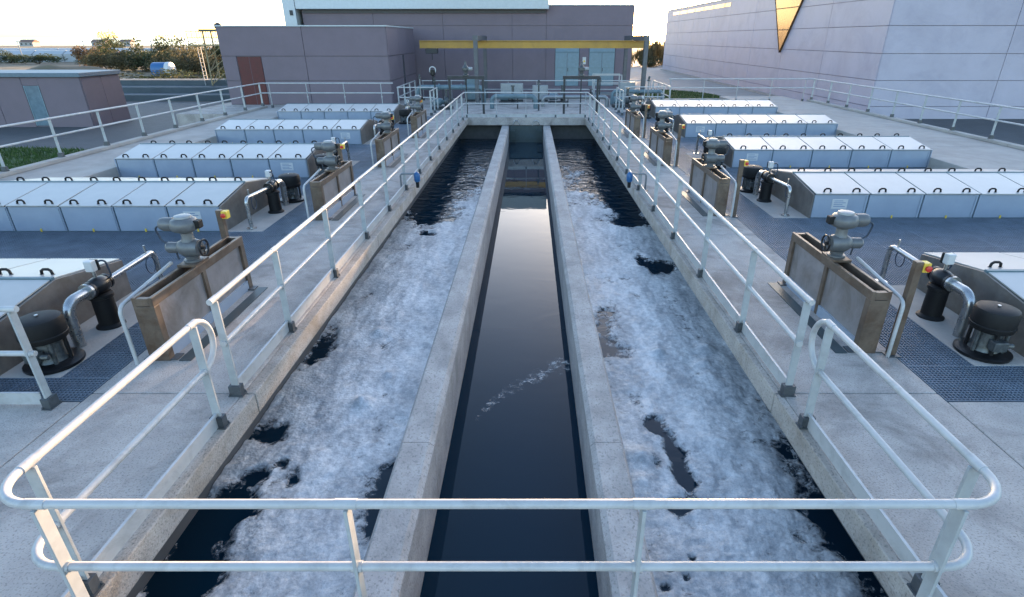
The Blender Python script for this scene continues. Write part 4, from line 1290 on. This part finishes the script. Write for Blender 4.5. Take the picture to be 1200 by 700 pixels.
# small mauve kiosk on the left
kb = thing('mauve_kiosk', 'small mauve flat roofed building with blue roof edge and slim glass window', 'building', (0, 0, 0))
kx0, kx1, ky0, ky1, kz0, kz1 = -38.5, -24.7, 33.0, 36.2, Z_GROUND, 1.45
MB().box(kx0, kx1 - 0.02, ky0 + 0.02, ky1, kz0, kz1 - 0.02).build('core', 'joint', kb)
wx0, wx1 = -27.95, -27.05
panel_wall(kb, 'y', ky0 + 0.02, 0, 0, 0, 0, [kx0, -34.0, -29.6, kx1], [kz0, kz1], 'clad_mauve', holes=[(wx0, wx1, -0.85, 1.1)], out=-1)
panel_wall(kb, 'x', kx1 - 0.02, 0, 0, 0, 0, [ky0, (ky0 + ky1) / 2, ky1], [kz0, kz1], 'clad_mauve', out=1)
MB().box(wx0, wx1, ky0 - 0.02, ky0 - 0.0, 1.02, kz1 - 0.02).build('cladding_panel', 'clad_mauve', kb)
wi = MB().box(wx0 + 0.05, wx1 - 0.05, ky0 - 0.012, ky0 + 0.03, -1.1, 1.0).build('window', 'pale_glass', kb)
for x in (wx0 + 0.02, wx1 - 0.06):
    MB().box(x, x + 0.04, ky0 - 0.03, ky0 - 0.013, -1.12, 1.01).build('frame', 'blue_door', wi)
MB().box(kx0 - 0.2, kx1 + 0.15, ky0 - 0.15, ky1 + 0.1, kz1 + 0.001, kz1 + 0.22).build('roof_edge', 'roof_blue', kb, bevel=0.02)

# long pale building on the right, corner towards the camera
rb = thing('pale_building', 'long pale lavender panel building with an inverted golden glass triangle', 'building', (0, 0, 0))
rx0, rx1, ry0, ry1, rz = 21.0, 58.0, 36.5, 96.0, 7.1
MB().box(rx0 + 0.03, rx1, ry0 + 0.03, ry1 - 0.02, Z_GROUND, rz - 0.05).build('core', 'joint_pale', rb)
zs = [Z_GROUND, -0.45, 1.05, 2.55, 4.05, 5.55, rz]
ys_ = [ry0, 43.8, 51.1, 58.4, 65.7, 73.0, 80.3, 88.0, ry1]
panel_wall(rb, 'x', rx0 + 0.03, 0, 0, 0, 0, ys_, zs, 'clad_pale', out=-1, gap=0.035, thick=0.06)
xs_ = [rx0, 28.4, 35.8, 43.2, 50.6, rx1]
panel_wall(rb, 'y', ry0 + 0.03, 0, 0, 0, 0, xs_, zs, 'clad_pale', out=-1, gap=0.035, thick=0.06)
tri = [(47.6, rz + 0.3), (54.6, rz + 0.3), (51.3, 2.3)]
tg = MB().prism(tri, rx0 - 0.16, rx0 - 0.032, 'x').build('golden_triangle', 'gold_glass', rb)
for (p, q) in (((47.6, rz + 0.3), (51.3, 2.3)), ((54.6, rz + 0.3), (51.3, 2.3))):
    MB().tube([(rx0 - 0.15, p[0], p[1]), (rx0 - 0.15, q[0], q[1])], 0.05, 6).build('frame', 'rust', tg)
for z_ in (4.0, 5.6):
    f = (z_ - 2.3) / (rz + 0.3 - 2.3)
    MB().box(rx0 - 0.185, rx0 - 0.161, 51.3 - 3.7 * f + 0.1, 51.3 + 3.3 * f - 0.1, z_ - 0.03, z_ + 0.03).build('glazing_bar', 'rust', tg)
wi = MB().box(rx0 - 0.045, rx0 - 0.032, 66, 92, 6.4, 6.75).build('strip_window', 'gold_glass', rb)
for y_ in (68, 72, 76, 80, 84, 88):
    MB().box(rx0 - 0.06, rx0 - 0.0451, y_ - 0.05, y_ + 0.05, 6.4, 6.75).build('mullion', 'joint_pale', wi)
MB().box(rx0 - 0.1, rx1, ry0 - 0.1, ry1, rz + 0.001, rz + 0.1).build('coping', 'roof_white', rb)
MB().box(rx0 - 0.35, rx0 - 0.033, ry0 - 0.3, ry1, Z_GROUND, Z_GROUND + 0.18).build('plinth', 'concrete_outer', rb)

# retaining wall and steps left of the red-door building
rt = struct('retaining_wall')
rt['kind'] = None; del rt['kind']
tag(rt, 'low blue grey retaining wall behind the small mauve building', 'wall')
for i in range(3):
    MB().box(-44 + i * 2, -17.9, 47.5 + i * 2.2, 49.6 + i * 2.2, Z_GROUND, Z_GROUND + 0.45 + i * 0.42).build('step', 'retaining', rt)

# ---------------------------------------------------------------- lattice tower, tank, houses
tw = thing('lattice_tower', 'rusty yellow steel tower with railed platform beside the low mauve building', 'tower', (-26.4, 52, Z_GROUND))
Ht = 4.0
for sx in (-1, 1):
    for sy in (-1, 1):
        MB().cyl((sx * 0.75, sy * 0.75, 0), (sx * 0.65, sy * 0.65, Ht + 1.12), 0.07, n=8).build('leg', 'tower_steel', tw, smooth=40)
for i in range(4):
    z0, z1 = Ht * i / 4, Ht * (i + 1) / 4
    for s_ in (-1, 1):
        MB().cyl((-0.72, s_ * 0.7, z0), (0.72, s_ * 0.7, z1), 0.035, n=6).build('brace', 'tower_steel', tw)
        MB().cyl((s_ * 0.7, -0.7, z0), (s_ * 0.7, 0.7, z1), 0.035, n=6).build('brace', 'tower_steel', tw)
MB().box(-1.9, 1.0, -1.0, 1.0, Ht, Ht + 0.1).build('platform', 'tower_steel', tw)
for i in range(8):
    x = -1.85 + 2.8 * i / 7
    for s_ in (-1, 1):
        MB().cyl((x, s_ * 0.95, Ht + 0.1), (x, s_ * 0.95, Ht + 1.1), 0.025, n=6).build('baluster', 'tower_steel', tw)
for s_ in (-1, 1):
    for z_ in (1.1, 0.6):
        MB().cyl((-1.9, s_ * 0.95, Ht + z_), (1.0, s_ * 0.95, Ht + z_), 0.03, n=6).build('rail', 'tower_steel', tw)
MB().box(-0.9, 1.0, -0.8, 0.8, Ht + 1.121, Ht + 1.25).build('roof_plate', 'dark_frame', tw)
MB().lathe([(0.2, 0), (0.3, 0.1), (0.3, 0.35), (0.1, 0.5)], (0.4, 0, Ht + 1.25), n=14).build('motor', 'dark_frame', tw, smooth=40)
for s_ in (-1, 1):
    MB().cyl((-1.6, s_ * 0.25, 0), (-1.6, s_ * 0.25, Ht + 1.0), 0.03, n=6).build('ladder_stile', 'white_paint', tw)
for i in range(13):
    MB().cyl((-1.6, -0.25, 0.3 + i * 0.34), (-1.6, 0.25, 0.3 + i * 0.34), 0.02, n=5).build('ladder_rung', 'white_paint', tw)

bt = thing('water_tank', 'blue and white cylindrical tank beside the dirt path', 'tank', (-46.0, 76, Z_GROUND))
MB().lathe([(0.85, -1.1), (0.9, -1.0), (0.9, 0.6)], (0, 0, 0.95), 'x', 22).build('tank_shell', 'blue_device', bt, smooth=40)
MB().lathe([(0.92, 0.6), (0.92, 1.1), (0.7, 1.2)], (0, 0, 0.95), 'x', 22).build('tank_end', 'white_box', bt, smooth=40)
for s_ in (-1, 1):
    MB().box(s_ * 0.6 - 0.1, s_ * 0.6 + 0.1, -0.7, 0.7, 0, 0.3).build('saddle', 'concrete_outer', bt)

def small_house(x, y_, w, d_, h, label):
    t_ = thing('white_house', label, 'house', (x, y_, Z_GROUND), group='small houses near the shore')
    MB().box(-w / 2, w / 2, -d_ / 2, d_ / 2, 0, h).build('wall', 'house_white', t_)
    MB().prism([(-d_ / 2 - 0.3, h), (d_ / 2 + 0.3, h), (0, h + d_ * 0.25)], -w / 2 - 0.3, w / 2 + 0.3, 'x').build('roof', 'house_roof', t_)
    for i in range(3):
        xx = -w / 2 + w * (i + 0.5) / 3
        MB().box(xx - 0.5, xx + 0.5, -d_ / 2 - 0.05, -d_ / 2 + 0.02, h * .35, h * .75).build('window', 'window_dark', t_)
small_house(-250, 360, 8, 6, 2.4, 'small white house near the shore, left of its neighbour')
small_house(-238, 365, 6, 5, 2.6, 'small white house near the shore, right of its neighbour')
small_house(-300, 370, 8, 6, 2.3, 'small white house near the shore at the left edge')
def greenhouse(x, y_, w, label):
    t_ = thing('greenhouse', label, 'greenhouse', (x, y_, Z_GROUND), group='long pale greenhouses in the fields')
    n = 8
    for i in range(n):
        MB().prism([(-3, 0), (3, 0), (3, 1.5), (1.6, 2.2), (-1.6, 2.2), (-3, 1.5)], -w / 2 + w * i / n + 0.1, -w / 2 + w * (i + 1) / n - 0.1, 'x').build('bay', 'green_house', t_)
greenhouse(-105, 132, 52, 'long pale greenhouse nearer the kiosk in the left fields')
greenhouse(-120, 158, 80, 'long pale greenhouse farther back in the left fields')
mo = MB()
nr, na = 10, 26
vs = []
for i in range(nr + 1):
    for j in range(na):
        r = i / nr
        h = 1.3 * (cos(r * pi) + 1) / 2 + 0.5 * fbm(r * 3 * cos(2 * pi * j / na), r * 3 * sin(2 * pi * j / na), 1.7, 3) * (1 - r)
        vs.append((-62 + 13 * r * cos(2 * pi * j / na), 80 + 6 * r * sin(2 * pi * j / na), Z_GROUND + max(-0.05, h - 0.02)))
fs = [(i * na + j, i * na + (j + 1) % na, (i + 1) * na + (j + 1) % na, (i + 1) * na + j) for i in range(nr) for j in range(na)]
mo.v, mo.f = vs, fs
S(mo.build('soil_mound', 'scrub_soil', smooth=60))

# utility poles in the fields
for i, (x, y_) in enumerate(((-98, 118), (-84, 116), (-70, 114), (-57, 112))):
    t_ = thing('field_pole', ['slim pale pole in the left fields, first from the left', 'slim pale pole in the left fields, second from the left', 'slim pale pole in the left fields, third from the left', 'slim pale pole in the left fields, nearest the tower'][i], 'pole', (x, y_, Z_GROUND), group='slim poles in the fields')
    MB().cyl((0, 0, 0), (0, 0, 4.2), 0.10, 0.07, n=8).build('shaft', 'house_white', t_, smooth=40)
    MB().box(-0.5, 0.5, -0.05, 0.05, 3.9, 4.0).build('cross_arm', 'house_white', t_)

# ---------------------------------------------------------------- shrubs
def leaf_mesh(n, rx, ry, h, size, seed, upright=False):
    rnd = random.Random(seed)
    m = MB()
    clumps = [(rnd.uniform(-0.75, 0.75), rnd.uniform(-0.75, 0.75), rnd.uniform(0.2, 0.85), rnd.uniform(0.22, 0.42)) for _ in range(16)]
    for _ in range(n):
        cx, cy, cz, cr = rnd.choice(clumps)
        d_ = Vector((rnd.gauss(0, 1), rnd.gauss(0, 1), rnd.gauss(0, 1))).normalized() * cr * (rnd.random() ** 0.35)
        p = Vector(((cx + d_.x) * rx, (cy + d_.y) * ry, max(0.02, (cz + d_.z * 0.8)) * h))
        if upright:
            a_ = Vector((rnd.gauss(0, .2), rnd.gauss(0, .2), 1)).normalized()
        else:
            a_ = Vector((rnd.gauss(0, 1), rnd.gauss(0, 1), rnd.gauss(0, 0.7))).normalized()
        b_ = a_.cross(Vector((rnd.gauss(0, 1), rnd.gauss(0, 1), rnd.gauss(0, 1)))).normalized()
        s_ = size * rnd.uniform(0.6, 1.4)
        L1, W1 = (s_ * 3.2, s_ * 0.35) if upright else (s_, s_ * 0.5)
        m.add([p - a_ * L1 * .5, p + b_ * W1, p + a_ * L1, p - b_ * W1], [(0, 1, 2, 3)])
    return m
_leaf_cache = {}
def bush(x, y_, rx, ry, h, m, label, grp, variant=0, upright=False, size=0.2, n=900, name='shrub', cat='shrub'):
    t_ = thing(name, label, cat, (x, y_, Z_GROUND), rz=random.uniform(0, 6.28), group=grp)
    key = (variant, upright, n, m)
    if key not in _leaf_cache:
        o = leaf_mesh(n, 1.0, 1.0, 1.0, size, 100 + variant, upright).build('foliage', m, t_)
        _leaf_cache[key] = o.data
    else:
        o = link('foliage', _leaf_cache[key], t_)
    o.scale = (rx, ry, h)
    st_ = MB()
    rnd = random.Random(int(x * 10) + variant)
    for q in range(5):
        a_ = rnd.uniform(0, 6.28)
        st_.tube([(0.08 * cos(a_), 0.08 * sin(a_), 0), (0.25 * rx * cos(a_), 0.25 * ry * sin(a_), h * .35), (0.5 * rx * cos(a_), 0.5 * ry * sin(a_), h * .7)], [0.07, 0.045, 0.02], 6)
    st_.build('stem', 'bark', t_)
    return t_
mats = ['leaf_olive', 'leaf_green', 'leaf_rust', 'leaf_olive', 'leaf_green']
spots = []
rnd = random.Random(11)
i = 0
for row, (yv, hh) in enumerate(((62, 1.7), (84, 3.2), (92, 4.0), (100, 4.3))):
    xs0, xs1 = [(-42, -24), (-52, -30), (-66, -33), (-72, -36)][row]
    nn = [6, 6, 8, 8][row]
    for k in range(nn):
        x = xs0 + (xs1 - xs0) * (k + rnd.uniform(0.2, 0.8)) / nn
        spots.append((x, yv + rnd.uniform(-2, 2), rnd.uniform(1.8, 3.0), hh * rnd.uniform(0.75, 1.15), rnd.randrange(5), row))
rown = ['front', 'second', 'third', 'back']
cnt = {}
for (x, y_, r, h, mi, row) in spots:
    cnt[row] = cnt.get(row, 0) + 1
    word = ['first', 'second', 'third', 'fourth', 'fifth', 'sixth', 'seventh', 'eighth'][cnt[row] - 1]
    colr = {'leaf_olive': 'olive', 'leaf_green': 'dark green', 'leaf_rust': 'rust brown'}[mats[mi]]
    bush(x, y_, r * 1.7, r * 1.2, h * 0.92, mats[mi], '%s shrub, %s from the left in the %s row behind the tower' % (colr, word, rown[row]), 'shrubs behind the lattice tower', variant=(mi + row) % 3, size=0.055, n=2600)
# hedge line in the fields
for k in range(9):
    x = -112 + k * 8.2
    word = ['first', 'second', 'third', 'fourth', 'fifth', 'sixth', 'seventh', 'eighth', 'ninth'][k]
    bush(x, 120 + 2 * sin(k * 2.1), 4.6, 1.8, 2.0 + 0.4 * sin(k * 1.7), 'leaf_green', 'dark hedge shrub, %s from the left in the field hedge' % word, 'field hedge', variant=k % 3, size=0.055, n=2600)
bush(-118, 175, 3.0, 3.0, 6.0, 'leaf_green', 'round dark tree alone in the left fields near the houses', 'field trees', variant=1, size=0.055, n=2600, name='field_tree', cat='tree')
# reeds and trees in the gap on the right
for k in range(7):
    x = 14 + k * 3.2
    word = ['first', 'second', 'third', 'fourth', 'fifth', 'sixth', 'seventh'][k]
    bush(x, 112 + 2 * sin(k * 1.9), 2.6, 2.0, 3.6 + 0.7 * sin(k * 2.3), 'reed' if k % 2 else 'leaf_olive', 'sunlit reed clump, %s from the left in the gap between the buildings' % word, 'reeds between the buildings', variant=k % 3, upright=True, size=0.07, n=1400, name='reed_clump', cat='reeds')
for k in range(5):
    x = 16 + k * 4.5
    word = ['first', 'second', 'third', 'fourth', 'fifth'][k]
    bush(x, 104, 2.8, 1.8, 1.7, 'leaf_green', 'low dark shrub, %s from the left before the reeds' % word, 'low shrubs before the reeds', variant=k % 3, size=0.055, n=2600)
